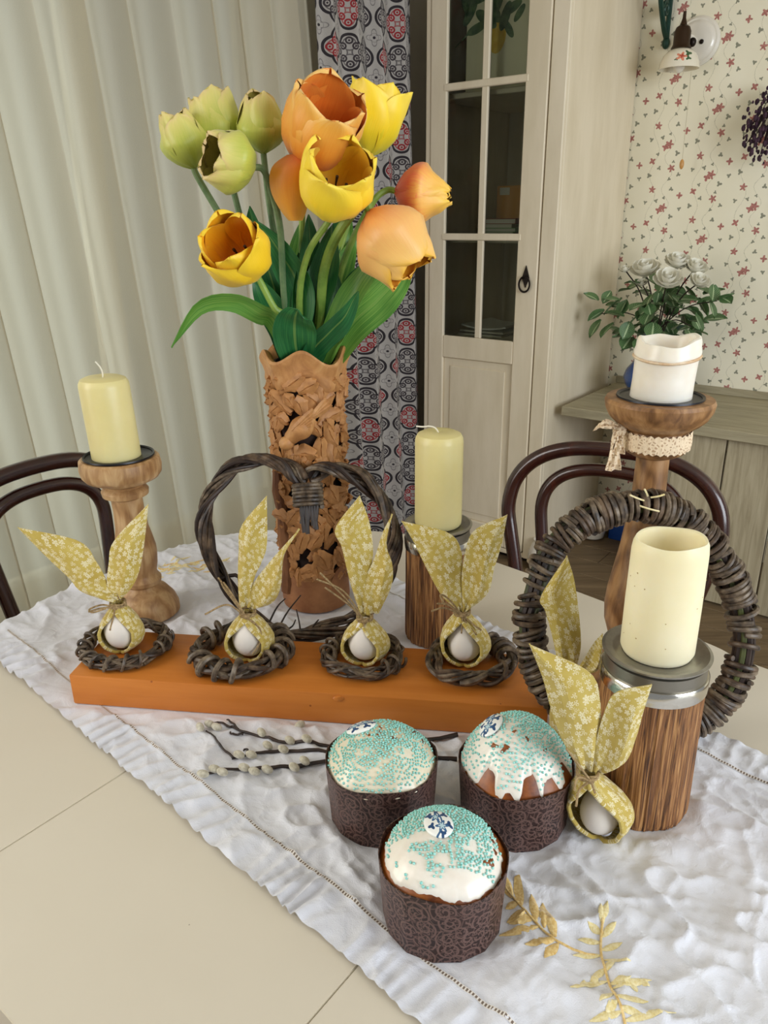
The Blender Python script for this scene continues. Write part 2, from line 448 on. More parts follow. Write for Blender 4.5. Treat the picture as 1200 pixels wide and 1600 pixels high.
def m_cream():
    M = Mt('cream_lacquer', rough=.28, spec=.5); v = M.coord('Object')
    vo = M.n('TexVoronoi'); vo.inputs['Scale'].default_value = 34; M.l(v, vo.inputs['Vector'])
    sc_ = M.n('SeparateColor'); M.l(vo.outputs['Color'], sc_.inputs[0])
    speck = E(vo.outputs['Distance']).lt(.04) * E(sc_.outputs[0]).gt(.9)
    base = M.ramp(M.noise(v, 3, 3), [(.3, (216, 206, 188)), (.7, (222, 213, 196))])
    M.col(M.mix(speck * .55, base, (120, 104, 84)))
m_cream()
def m_cloth():
    M = Mt('white_linen', rough=.9, sheen=.2, sss=0); v = M.coord('Object')
    M.col(M.ramp(M.noise(v, 4, 3), [(.3, (221, 222, 230)), (.7, (231, 232, 240))]))
    n1 = M.n('TexNoise', noise_type='RIDGED_MULTIFRACTAL'); n1.inputs['Scale'].default_value = 11; n1.inputs['Detail'].default_value = 1.5; n1.inputs['Roughness'].default_value = .55; n1.inputs['Distortion'].default_value = .6
    M.l(M.coord('Object', (1, 1.25, 1), (0, 0, .35)), n1.inputs['Vector'])
    h = E(n1.outputs['Fac']) * .5 + E(M.noise(v, 42, 2, .5, .8)) * .45 + E(M.noise(v, 900, 1)) * .06
    M.bump(h, .75, .007)
m_cloth()
M = Mt('hem_stitching', rough=.9); x_, y_, _u = uvxy(M)
M.col(M.mix((x_ * 330).fract().lt(.55) * (y_ - .5).abs().lt(.36), (234, 228, 222), (122, 106, 94)))
mottled('gold_thread', (212, 172, 94), (238, 212, 150), 400, rough=.55, sheen=.4, bump=.8, bdist=.0006)
mottled('pale_gold_thread', (222, 202, 132), (242, 230, 186), 400, rough=.55, sheen=.4, bump=.8, bdist=.0006)
def m_orange():
    M = Mt('orange_paint', rough=.42, spec=.4); v = M.coord('Object', (.6, 6, 6)); v2 = M.coord('Object')
    c = M.ramp(M.noise(v, 8, 4), [(.3, (190, 110, 38)), (.7, (206, 127, 52))])
    vo = M.n('TexVoronoi'); vo.inputs['Scale'].default_value = 70; M.l(v2, vo.inputs['Vector'])
    s_ = M.n('SeparateColor'); M.l(vo.outputs['Color'], s_.inputs[0]); nk = E(vo.outputs['Distance']).lt(.1) * E(s_.outputs[0]).gt(.86)
    M.col(M.mix(nk * .7, c, (120, 56, 20))); M.bump(E(M.noise(v, 30, 4)) - nk * .6, .25, .001)
m_orange()
mottled('cream_cabinet', (220, 206, 178), (233, 220, 195), 6, (2, 2, .4), rough=.5)
mottled('cabinet_inside', (214, 200, 172), (226, 212, 186), 6, rough=.7)
mottled('plaster', (224, 220, 208), (232, 228, 218), 5, rough=.85)
plain('wick_white', (238, 232, 214), rough=.8)
plain('wick_black', (30, 26, 24), rough=.9)
mottled('wax_yellow', (226, 212, 146), (234, 222, 162), 8, rough=.38, sss=.35)
mottled('wax_ivory', (240, 228, 186), (246, 236, 202), 12, rough=.45, sss=.4)
mottled('wax_white', (236, 226, 208), (246, 240, 228), 14, rough=.3, sss=.35)
mottled('wax_stain', (196, 148, 96), (238, 222, 196), 30, rough=.35, sss=.2)
plain('wax_speck', (176, 150, 96), rough=.7)
plain('black_metal', (38, 38, 42), rough=.35, metal=.6)
plain('iron', (40, 32, 28), rough=.4, metal=.7)
mottled('pewter', (150, 146, 136), (172, 168, 158), 40, rough=.32, metal=.85)
plain('polished_rim', (214, 210, 200), rough=.16, metal=1.0)
plain('dark_pewter', (136, 131, 120), rough=.36, metal=.8)
M = Mt('lace', rough=.9); v_ = M.coord('Object'); vo_ = M.n('TexVoronoi', feature='DISTANCE_TO_EDGE'); vo_.inputs['Scale'].default_value = 260; M.l(v_, vo_.inputs['Vector'])
M.col(M.mix(E(vo_.outputs['Distance']).gt(.22) * .65, (230, 208, 176), (150, 110, 74))); M.bump(vo_.outputs['Distance'], .5, .001)
plain('egg_white', (236, 228, 218), rough=.45, sss=.15)
mottled('cake_crust', (96, 44, 16), (164, 92, 34), 40, rough=.4, bump=.4)
mottled('icing', (236, 226, 212), (246, 240, 230), 30, rough=.22, sss=.2, bump=.15, bdist=.0008)
mottled('icing_cream', (226, 212, 184), (240, 230, 208), 24, rough=.22, sss=.2, bump=.15, bdist=.0008)
mottled('sprinkle', (120, 206, 198), (186, 234, 226), 700, rough=.22)
M = Mt('sugar_print', rough=.3); x_, y_, u_ = uvxy(M)
lf_ = None
for a_, b_, r_, k_ in ((-.25, .3, .15, 3), (.28, .22, .14, 3), (-.3, -.12, .13, 3), (.3, -.2, .15, 3), (.05, .42, .1, 3), (-.02, -.44, .12, 3)):
    q_ = rosette(x_, y_, a_, b_, r_, k_, a_ * 9); lf_ = q_ if lf_ is None else lf_.max(q_)
f1_ = rosette(x_, y_, -.05, .17, .2, 5).max(rosette(x_, y_, .04, -.2, .23, 6, 1.0)); f2_ = rosette(x_, y_, -.05, .17, .1, 5).max(rosette(x_, y_, .04, -.2, .13, 6, 1.0))
vn_ = (elen(x_ + .5, y_ - .1) - .62).abs().lt(.03)
c_ = M.mix(vn_, (244, 244, 240), (60, 100, 140)); c_ = M.mix(lf_, c_, (38, 74, 118)); c_ = M.mix(f1_, c_, (54, 100, 146)); c_ = M.mix(f2_, c_, (188, 214, 222)); M.col(c_)
def m_tulip(name, out, inn):
    M = Mt(name, rough=.45, sss=.12, sheen=.1); x, y, uv = uvxy(M)
    str_ = E(M.noise(M.coord('UV', (30, 2, 1)), 1.6, 4)) * .35
    fac = y + (x - .5).abs() * .35 + str_ - .25
    co = M.ramp(fac, out); ci_ = M.ramp(fac, inn); g = M.n('NewGeometry')
    M.col(M.mix(g.outputs['Backfacing'], co, ci_)); M.bump(M.noise(M.coord('UV', (60, 3, 1)), 1.0, 3), .25, .001)
m_tulip('tulip_green', [(0.0, (150, 172, 66)), (.45, (192, 198, 86)), (.8, (220, 208, 120)), (1, (228, 200, 140))], [(0, (120, 110, 40)), (1, (206, 190, 90))])
m_tulip('tulip_yellow', [(0, (240, 196, 40)), (.5, (252, 206, 24)), (1, (254, 214, 50))], [(0, (200, 110, 10)), (.5, (238, 158, 10)), (1, (248, 190, 30))])
m_tulip('tulip_lemon', [(0, (214, 204, 40)), (.5, (250, 214, 30)), (1, (254, 222, 70))], [(0, (220, 160, 10)), (1, (248, 200, 40))])
m_tulip('tulip_orange', [(0, (226, 120, 60)), (.4, (238, 150, 44)), (.8, (244, 178, 70)), (1, (246, 196, 110))], [(0, (176, 66, 16)), (.5, (226, 116, 30)), (1, (240, 150, 56))])
m_tulip('tulip_peach', [(0, (236, 140, 90)), (.35, (242, 176, 100)), (.8, (246, 196, 110)), (1, (248, 190, 60))], [(0, (220, 120, 20)), (1, (246, 176, 40))])
m_tulip('tulip_coral', [(0, (226, 84, 66)), (.3, (236, 110, 72)), (.55, (246, 184, 84)), (1, (248, 204, 80))], [(0, (220, 120, 20)), (1, (246, 176, 40))])
def m_leaf(name, c1, c2, c3):
    M = Mt(name, rough=.38, spec=.4); x, y, uv = uvxy(M)
    f = E(M.noise(M.coord('UV', (26, 1.2, 1)), 1.5, 3)) * .7 + E(M.noise(M.coord('Object'), 12, 2)) * .3
    M.col(M.mix((x - .5).abs().lt(.03) * .35, M.ramp(f, [(.3, c1), (.5, c2), (.7, c3)]), (150, 180, 90))); M.bump(f, .2, .001)
m_leaf('tulip_leaf', (48, 104, 40), (86, 142, 54), (136, 178, 80))
m_leaf('tulip_leaf_dark', (18, 66, 38), (36, 100, 54), (66, 128, 62))
mottled('tulip_stem', (104, 144, 56), (150, 180, 80), 30, rough=.45)
mottled('tulip_stem_grey', (84, 116, 76), (128, 150, 104), 30, rough=.45)
plain('stamen', (48, 32, 12), rough=.6)
plain('blue_glaze', (16, 74, 150), rough=.14, coat=.6)
plain('blue_plastic', (22, 66, 140), rough=.4)
plain('white_ceramic', (232, 226, 214), rough=.2, coat=.4)
plain('white_plastic', (226, 224, 218), rough=.35)
plain('black_plastic', (18, 18, 20), rough=.4)
mottled('rose_white', (236, 232, 214), (246, 244, 232), 60, rough=.6)
M = Mt('rose_leaf', rough=.4); x_, y_, u_ = uvxy(M)
vv = ((y_ * 9 + (x_ - .5).abs() * 7).fract() - .5).abs().lt(.09) * .5
M.col(M.mix(vv.max((x_ - .5).abs().lt(.05)), M.ramp(M.noise(M.coord('Object'), 30, 2), [(.3, (44, 80, 42)), (.7, (92, 126, 74))]), (165, 185, 140)))
plain('dark_stem', (44, 30, 26), rough=.6)
mottled('dried_purple', (34, 18, 30), (74, 44, 62), 80, rough=.9)
plain('green_iron', (26, 62, 52), rough=.4, metal=.3)
plain('aged_brass', (58, 40, 24), rough=.4, metal=.6)
plain('cord_cream', (206, 196, 170), rough=.8)
plain('bead_amber', (204, 150, 84), rough=.3)
plain('print_paper', (232, 222, 192), rough=.8)
mottled('lemon_yellow', (222, 172, 46), (238, 200, 84), 30, rough=.8)
mottled('print_green', (52, 84, 60), (104, 128, 88), 40, rough=.8)
plain('print_pink', (206, 104, 84), rough=.8)
plain('book_orange', (206, 140, 52), rough=.6)
plain('book_red', (150, 60, 44), rough=.6)
plain('book_white', (214, 206, 190), rough=.7)
plain('cup_green', (96, 150, 84), rough=.5)
M = Mt('pane_glass', rough=.03); t_ = M.n('BsdfTransparent'); t_.inputs[0].default_value = lin((236, 240, 236)); g_ = M.n('BsdfGlossy'); g_.inputs['Roughness'].default_value = .04
f_ = M.n('Fresnel'); f_.inputs[0].default_value = 1.35; x_ = M.n('MixShader'); M.l(f_.outputs[0], x_.inputs[0]); M.l(t_.outputs[0], x_.inputs[1]); M.l(g_.outputs[0], x_.inputs[2]); M.l(x_.outputs[0], M.nt.nodes['Material Output'].inputs[0])
E.nt = None
# ------------------------------------------------------------------ room shell
RZ = -RA
WS = -1.98     # left wall plane (s)
WT = 3.17      # wallpapered wall plane (t)
fl = struct('floor', room(box(-2.1, 2.4, -2.2, 3.3, -.06, -.012)), 'floor_oak')
k = 0
for t0 in np.arange(-0.2, 3.17, .135):
    t1 = min(t0 + .132, WT)
    cuts = [-1.98, -1.98 + .5 + (k * .37) % 1.1, .3 + (k * .53) % .8, 2.4]; k += 1
    for a, b in zip(cuts[:-1], cuts[1:]):
        part('floor_plank', room(bbox(a + .001, b - .001, t0, t1, -.014, 0, .0015, 1)), 'floor_oak', fl, world=False, smooth=False)
UVW = lambda V: np.stack([V[:, 0], V[:, 2]], -1)
g = box(WS, 2.4, WT, WT + .1, 0, 2.6)
struct('wall_back', room(g), 'wallpaper', uv=UVW(g[0]))
# left wall with a wide window behind the curtain and a second one nearer the camera
wl = [(-2.2, -1.85, 0, 2.6), (-1.85, -.35, 0, .55), (-1.85, -.35, 2.35, 2.6), (-.35, .05, 0, 2.6), (.05, 2.0, 0, .3), (.05, 2.0, 2.35, 2.6), (2.0, 3.27, 0, 2.6)]
struct('wall_left', room(merge(*[box(WS - .12, WS, a, b, c, d) for a, b, c, d in wl])), 'plaster')
struct('ceiling', room(box(-2.1, 2.4, -2.2, 3.27, 2.6, 2.68)), 'plaster')
for i, (a, b, c, d, nm) in enumerate([(.05, 2.0, .3, 2.35, 3), (-1.85, -.35, .55, 2.35, 2)]):
    fr = [box(WS - .1, WS - .04, a, a + .06, c, d), box(WS - .1, WS - .04, b - .06, b, c, d), box(WS - .1, WS - .04, a, b, c, c + .06), box(WS - .1, WS - .04, a, b, d - .06, d)]
    w = struct('window_%d' % (i + 1), room(merge(*fr)), 'cream_cabinet')
    for j in range(1, nm):
        m_ = a + (b - a) * j / nm
        part('mullion', room(box(WS - .1, WS - .04, m_ - .03, m_ + .03, c, d)), 'cream_cabinet', w, world=False, smooth=False)
    for j in range(nm):
        p0 = a + .03 + (b - a - .06) * j / nm; p1 = a + .03 + (b - a - .06) * (j + 1) / nm
        part('pane', room(box(WS - .072, WS - .068, p0, p1, c + .03, d - .03)), 'pane_glass', w, world=False, smooth=False)
struct('baseboard_back', room(bbox(-1.2, 2.4, WT - .016, WT, 0, .09, .003, 1)), 'cream_cabinet')

# ------------------------------------------------------------------ curtains
def curtain(t0, t1, s0, amp, per, seed, zt, zb, nt_=None, over=.02, lean=.068, nz=24):
    nt_ = nt_ or int((t1 - t0) / .006)
    t = np.linspace(t0, t1, nt_); z = np.linspace(zt, zb, nz)
    T, Z = np.meshgrid(t, z)
    ph = 2 * PI * (T / per + .5 * vnoise(T * 5.0, Z * .15, seed)) + .25 * vnoise(T * 2, Z * 2, seed + 3)
    a = amp * (.65 + .6 * vnoise(T * 9, Z * .3 + 5, seed + 5)) * (.55 + .45 * sstep(2.5, 1.2, Z))
    S = s0 + a * (np.sin(ph) + .35 * np.sin(2 * ph + 1.0)) + .012 * (vnoise(T * 3, Z * 1.5, seed + 9) - .5)
    TT = T + over * np.cos(ph + .4) + lean * (2.0 - Z)
    V, F = grid(np.stack([S, TT, Z], -1)); uv = np.stack([T.ravel() * 1.35, Z.ravel()], -1)
    return room((V, F)), uv
def curtain_thing(name, label, g_uv, mat, loc, rail):
    th_ = thing(name, label, 'curtain', loc, RZ); (g, uv) = g_uv
    part('fabric', g, mat, th_, uv=uv, sharp=0); return th_
curtain_thing('sheer_curtain', 'wide pleated sheer white curtain hanging over the window behind the left chair',
              curtain(-.45, 1.98, -1.845, .032, .125, 3, 2.5, .01), 'sheer_fabric', W(-1.845, .8, 0), None)
curtain_thing('sheer_curtain', 'narrow gathered sheer strip in shade between wide white curtain and printed drape',
              curtain(1.97, 2.16, -1.9, .02, .06, 11, 2.5, .01, over=.008), 'sheer_fabric', W(-1.9, 2.06, 0), None)
curtain_thing('printed_drape', 'grey drape printed with dark scroll medallions, some red, left of the cabinet',
              curtain(2.09, 2.60, -1.835, .026, .128, 21, 2.5, .01, over=.012, lean=.05), 'printed_drape', W(-1.835, 2.35, 0), None)

# ------------------------------------------------------------------ cabinet
def RB(*a, b=.003, seg=1): return room(bbox(*a, b=b, seg=seg))
c0, c1, d0, d1 = -1.765, -1.222, 2.57, 3.165
cb = thing('glazed_cabinet', 'tall cream painted cabinet with one glazed door and iron ring pull', 'cabinet', W((c0 + c1) / 2, (d0 + d1) / 2, 0), RZ)
CP = lambda n, g, m_='cream_cabinet', p=None, **k: part(n, g, m_, p or cb, smooth=True, **k)
CP('side_panel', RB(c1 - .02, c1, d0 + .022, d1, 0, 2.3)); CP('side_panel', RB(c0, c0 + .02, d0 + .022, d1, 0, 2.3))
CP('back_panel', RB(c0 + .02, c1 - .02, d1 - .012, d1, .0, 2.3), 'cabinet_inside')
CP('shade_gap_strip', RB(c0 + .02, c1 - .02, d0 + .04, d0 + .06, 0, .05), 'iron')  # dark strip put in for the shaded gap below the cabinet
CP('crown', RB(c0 - .02, c1 + .02, d0 - .02, d1, 2.3, 2.36))
for z in (.06, .86, 1.235, 1.72): CP('shelf', RB(c0 + .02, c1 - .02, d0 + .05, d1 - .012, z - .009, z + .009), 'cabinet_inside')
CP('face_stile', RB(c1 - .058, c1, d0, d0 + .022, .03, 2.3)); CP('face_stile', RB(c0, c0 + .02, d0, d0 + .022, .03, 2.3))
CP('face_rail', RB(c0 + .02, c1 - .058, d0, d0 + .022, .03, .05))
e0, e1 = c0 + .023, c1 - .062; q0, q1 = d0 - .004, d0 + .018
dr = CP('door', merge(RB(e0, e0 + .068, q0, q1, .055, 2.28), RB(e1 - .082, e1, q0, q1, .055, 2.28),
        RB(e0 + .068, e1 - .082, q0, q1, .055, .14), RB(e0 + .068, e1 - .082, q0, q1, .80, .885), RB(e0 + .068, e1 - .082, q0, q1, 2.2, 2.28)))
p0, p1 = e0 + .068, e1 - .082
CP('door_panel', merge(RB(p0, p1, q0 + .01, q1 - .004, .14, .80), RB(p0 + .03, p1 - .03, q0 + .006, q0 + .012, .17, .77, b=.004)), p=dr)
mid = (p0 + p1) / 2
CP('muntin', RB(mid - .013, mid + .013, q0 + .002, q1 - .004, .885, 2.2), p=dr)
zs = [.885, 1.248, 1.742, 2.2]
for z in zs[1:3]: CP('muntin', RB(p0 - .012, p1 + .012, q0 - .002, q1 - .004, z - .012, z + .012), p=dr)
for i in range(3):
    for a, b in ((p0, mid - .013), (mid + .013, p1)):
        CP('pane', room(box(a, b, q0 + .012, q0 + .014, zs[i] + (.012 if i else 0), zs[i + 1] - (.012 if i < 2 else 0))), 'pane_glass', p=dr)
hs, hz_ = -1.326, 1.105
hx = room(merge(prism([(hs - .0, .048), (hs - .014, .008), (hs, -.026), (hs + .014, .008)], 0, .004)))
V_, F_ = merge(prism([(hs, .05), (hs - .014, .008), (hs, -.026), (hs + .014, .008)], 0, .005)); V_ = np.stack([V_[:, 0], q0 - .005 + V_[:, 2], V_[:, 1] + hz_], -1)
hd = part('ring_pull_plate', room((V_, F_)), 'iron', dr, smooth=False)
a_ = np.linspace(0, 2 * PI, 24, endpoint=False)
part('ring_pull', room(tube(np.stack([hs + .021 * np.sin(a_), q0 - .011 + 0 * a_, hz_ - .014 + .026 * np.cos(a_)], -1), .0036, 8, closed=True)), 'iron', dr, label='black iron ring pull')
# things inside the cabinet
def CB(name, label, cat, g, mat, loc, group=None, smooth=True):
    o = thing(name, label, cat, W(*loc), RZ, group); part('body', room(g), mat, o, smooth=smooth); return o
sh = 1.246
bk = thing('book', 'orange covered book standing upright behind the middle right pane', 'book', W(-1.62, 2.98, sh), RZ)
part('cover', RB(-1.69, -1.55, 2.975, 2.995, sh, sh + .185), 'book_orange', bk); part('title_patch', RB(-1.675, -1.63, 2.9735, 2.975, sh + .15, sh + .178, b=.0005), 'book_white', bk)
part('cover_band', RB(-1.69, -1.55, 2.9735, 2.975, sh + .035, sh + .06, b=.0005), 'book_red', bk)
zz = sh
for i, (dx, hgt, mt, lb) in enumerate([(0, .012, 'book_white', 'white paper-bound book at the bottom of the pile on cabinet shelf'), (.012, .016, 'cup_green', 'green edged book second from bottom of the pile on cabinet shelf'), (-.006, .014, 'book_white', 'pale book in the middle of the pile on cabinet shelf'), (.01, .02, 'book_red', 'reddish brown book at the top of the pile on cabinet shelf')]):
    o = thing('book', lb, 'book', W(-1.61, 2.9, zz), RZ, 'pile of books in the cabinet')
    a, b = -1.69 + dx, -1.53 + dx
    part('cover', merge(RB(a, b, 2.83, 2.96, zz, zz + .002, b=.0006), RB(a, b, 2.83, 2.96, zz + hgt - .002, zz + hgt, b=.0006), RB(b - .002, b, 2.83, 2.96, zz, zz + hgt, b=.0006)), mt, o)
    part('pages', RB(a + .004, b - .002, 2.834, 2.956, zz + .002, zz + hgt - .002, b=.0005), 'book_white', o); zz += hgt
zz = .869
for i in range(3):
    o = thing('paper_sheet_stack', ['bottom bundle of white papers behind the lowest right pane', 'middle bundle of white papers behind the lowest right pane', 'top curled bundle of white papers behind the lowest right pane'][i], 'papers', W(-1.6, 2.85, zz), RZ, 'papers in the cabinet')
    u_ = np.linspace(-1, 1, 9); P = np.array([[(-1.6 + .1 * x + i * .008, 2.84 + .12 * y, zz + .006 + (.012 * x * x if i == 2 else .0)) for y in (-1, 1)] for x in u_])
    V, F = grid(P); V, F = shell(V, F, .006); part('sheets', room((V, F)), ['book_white', 'pewter', 'white_plastic'][i] if i != 1 else 'book_white', o); zz += .0125
# lemon picture standing behind the upper panes
lp = thing('lemon_print', 'cream botanical print of a lemon branch standing behind the upper cabinet panes', 'picture', W(-1.52, 2.66, 1.73), RZ)
L0, L1, lz = -1.655, -1.375, 1.731
part('sheet', RB(L0, L1, 2.66, 2.666, lz, lz + .46, b=.001), 'print_paper', lp)
def flat(poly, t, mat, name, th_=.0012):
    V, F = prism(poly, 0, th_); return part(name, room((np.stack([V[:, 0], t - V[:, 2], V[:, 1]], -1), [q[::-1] for q in F])), mat, lp, smooth=False)
def ell(cx, cz, a, b, rot, n=20, tip=0):
    th_ = np.linspace(0, 2 * PI, n, endpoint=False); x = a * np.cos(th_); y = b * np.sin(th_) * (1 if not tip else np.abs(np.sin(th_)) ** .35)
    return [(cx + x_ * math.cos(rot) - y_ * math.sin(rot), cz + x_ * math.sin(rot) + y_ * math.cos(rot)) for x_, y_ in zip(x, y)]
lc = PT(777, 55, 2.66); lcs = float(lc @ AX)
flat(ell(lcs, lc[2], .055, .034, PI / 2 - .1), 2.66, 'lemon_yellow', 'printed_lemon')
for x, y, a, rot in [(735, 20, .045, 1.0), (760, 30, .05, -.6), (745, 45, .04, .3), (790, 25, .045, 1.2), (800, 12, .04, .4), (770, 15, .05, 2.2), (728, 5, .04, 1.9), (795, 45, .032, -1.0), (812, 20, .03, .9), (750, -5, .05, .2), (780, -8, .05, 1.4)]:
    q = PT(x, y, 2.66); flat(ell(float(q @ AX), q[2], a, a * .38, rot), 2.6597, 'print_green', 'printed_leaf')
q = PT(730, 55, 2.66); flat(ell(float(q @ AX), q[2], .06, .003, .6), 2.6598, 'print_green', 'printed_twig')
# ------------------------------------------------------------------ desk by the wallpapered wall
DZ = .655
dk = thing('desk', 'whitewashed plank desk against the floral wallpaper', 'desk', W(-.3, 2.9, 0), RZ)
for a, b in ((2.63, 2.90), (2.904, WT - .002)):
    part('top_plank', RB(-1.185, .75, a, b, DZ - .035, DZ, b=.003), 'desk_plank', dk)
x = -.77
for w_ in (.175, .17, .18, .17):
    part('front_plank', RB(x, x + w_ - .006, 2.665, 2.69, .012, DZ - .037, b=.002), 'desk_panel', dk); x += w_
part('side_plank', RB(-.77, -.745, 2.692, 2.92, .0, DZ - .037, b=.002), 'desk_panel', dk); part('side_plank', RB(-.77, -.745, 2.925, 3.15, .0, DZ - .037, b=.002), 'desk_panel', dk)
part('leg', RB(.66, .72, 2.67, 2.73, 0, DZ - .037), 'desk_panel', dk); part('leg', RB(.66, .72, 3.08, 3.14, 0, DZ - .037), 'desk_panel', dk)
part('wall_ledge', RB(-1.185, .75, WT - .014, WT - .002, DZ, DZ + .028, b=.002), 'desk_plank', dk)
# little white charger with a black plug
q = PZ(1168, 606, DZ); ch = thing('charger', 'small white charger box with black plug lying on the desk', 'charger', (q[0], q[1], DZ), RZ + .35)
part('box', bbox(-.05, .05, -.028, .028, 0, .024, .005), 'white_plastic', ch, world=False)
part('plug', xf(bbox(-.011, .011, -.008, .008, 0, .055, .002), np.array(Matrix.Translation((-.005, 0, .02)) @ Matrix.Rotation(.6, 4, 'Y'))), 'black_plastic', ch, world=False)
part('cable', tube(smooth_path([(-.05, 0, .012), (-.09, .02, .006), (-.14, .05, .004), (-.19, .05, .004)], 14), .003, 6), 'white_plastic', ch, world=False)
# blue vase with white roses
q = PT(1021, 560, 2.92); BV = np.array([q[0], q[1], DZ])
bv = thing('blue_vase', 'glossy cobalt blue vase with slim ridged neck on the desk', 'vase', BV)
pf = [(.045, 0), (.05, .004), (.062, .03), (.078, .07), (.084, .1), (.078, .13), (.06, .165), (.046, .19), (.04, .205), (.045, .212), (.04, .22), (.039, .235), (.044, .243), (.039, .25), (.04, .275), (.045, .29), (.038, .29), (.033, .27), (.03, .2)]
pf = [(r * (1.0 if z > .19 else 1.22), z * .86) for r, z in pf]
part('body', lathe(pf, 40, BV), 'blue_glaze', bv)
rb = thing('rose_bouquet', 'bunch of white artificial roses with veined green leaves in the blue vase', 'flowers', BV + np.array([0, 0, .2]))
def rleaf(L=.05, w=.02):
    P = []; uv = []
    for v in np.linspace(0, 1, 7):
        ww = w * math.sin(PI * min(1, v * .97 + .03)) ** .8
        for u in (-1, -.5, 0, .5, 1): P.append((u * ww, v * L, .004 * u * u - .01 * v * v)); uv.append((u * .5 + .5, v))
    P = np.array(P).reshape(7, 5, 3); V, F = grid(P); return V, F, np.array(uv)
V, F, uv = rleaf(); rl_me = mk('leaf', (V, F), 'rose_leaf', uv=uv)
def rose(c, R, ax):
    Mx = axis_mat(c, ax); gs = []
    for ring, (n, rr, hh, op) in enumerate([(3, .28, 1.0, .2), (4, .55, .95, .55), (5, .85, .78, .95), (5, 1.0, .55, 1.25)]):
        for j in range(n):
            ph = 2 * PI * j / n + ring * .7; P = []
            for v in np.linspace(0, 1, 5):
                for u in np.linspace(-1, 1, 5):
                    th_ = ph + u * (1.0 if ring else 1.4) * (1 - .25 * v); r = R * rr * (.35 + .65 * math.sin(v * PI / 2)) * (1 + .18 * v * op * (1 - u * u))
                    P.append((r * math.cos(th_), r * math.sin(th_), R * (hh * v * 1.1 - .12 * u * u * v - .25)))
            gs.append(xf(grid(np.array(P).reshape(5, 5, 3)), Mx))
    return gs
heads = [(1008, 424, .047, 2.87), (1043, 439, .044, 2.80), (1058, 412, .042, 2.9), (1086, 420, .036, 2.9), (1092, 441, .032, 2.84), (977, 422, .018, 2.85), (1003, 443, .018, 2.82)]
for x, y, R, t in heads:
    c = PT(x, y, t); top = BV + np.array([0, 0, .26])
    d_ = c - BV - np.array([0, 0, .2]); o = part('stem', tube(smooth_path([top - [0, 0, .08], top * .5 + c * .5 + np.array([0, 0, .015]), c], 10), .0025, 6), 'dark_stem', rb)
    ro = part('rose', blob(c, R * .3, R * .3, R * .5, 8, 6), 'rose_white', rb)
    for gq in rose(c, R, d_ / np.linalg.norm(d_) + np.array([-.1, -.5, .5])): part('petal', gq, 'rose_white', ro)
leafpts = []
for i in range(120):
    th_ = random.uniform(0, 2 * PI); rr = random.uniform(.03, .15); zz = .25 + random.uniform(-.02, .17) * (1.15 - 3 * abs(rr - .08)) - .25 * max(0, rr - .1)
    if rr < .085 and zz < .345 and math.sin(th_) < .5: continue
    leafpts.append((BV + np.array([rr * math.cos(th_), rr * math.sin(th_) * .8, zz]), th_))
for x, y, t in [(935, 470, 2.78), (940, 500, 2.76), (955, 455, 2.8), (960, 505, 2.76), (945, 485, 2.76), (968, 470, 2.78), (975, 495, 2.76), (1108, 470, 2.8), (1122, 470, 2.8), (1128, 465, 2.8), (1100, 500, 2.8), (1075, 515, 2.78), (1085, 490, 2.78), (1115, 445, 2.82)]:
    p = PT(x, y, t); d_ = p - BV; leafpts.append((p, math.atan2(d_[1], d_[0]) + random.uniform(-.6, .6)))
for p, th_ in leafpts:
    Mx = Matrix.Translation(Vector((p - BV - np.array([0, 0, .2])).tolist())) @ Matrix.Rotation(th_ - PI / 2 + random.uniform(-.5, .5), 4, 'Z') @ Matrix.Rotation(random.uniform(-.9, .7), 4, 'X') @ Matrix.Rotation(random.uniform(-.6, .6), 4, 'Y') @ Matrix.Scale(random.uniform(1.0, 1.6), 4)
    inst('leaf', rl_me, rb, Mx)
for x, y, t in [(940, 490, 2.77), (1120, 470, 2.8), (1080, 510, 2.78)]:
    c = PT(x, y, t); top = BV + np.array([0, 0, .26]); part('stem', tube(smooth_path([top, top * .5 + c * .5 + np.array([0, 0, .03]), c], 10), .002, 6), 'dark_stem', rb)
# under and beside the desk
q = PZ(944, 842, 0); q = W(float(q @ AX) + .14, float(q @ BX) + .06, 0); o = thing('storage_box', 'dark blue plastic box on the floor under the desk', 'box', (q[0], q[1], 0), RZ)
part('body', merge(bbox(-.13, .13, -.05, .05, 0, .13, .008)), 'blue_plastic', o, world=False); part('lid', bbox(-.138, .138, -.056, .056, .13, .15, .006), 'blue_plastic', o, world=False)
for i, (x, y, R, lb) in enumerate([(928, 845, .058, 'small white rounded pot on the floor beside the blue box'), (848, 897, .056, 'small white rounded pot on the floor at the cabinet corner')]):
    q = PZ(x, y, 0); o = thing('round_pot', lb, 'pot', (q[0], q[1] + R * .6, 0), 0, 'white pots on the floor')
    part('body', lathe([(R * .55, 0), (R * .85, .012), (R, .05), (R * .95, .085), (R * .75, .115), (R * .6, .125), (R * .66, .135), (R * .58, .135), (R * .5, .12)], 28, (q[0], q[1] + R * .6, 0)), 'white_ceramic', o)

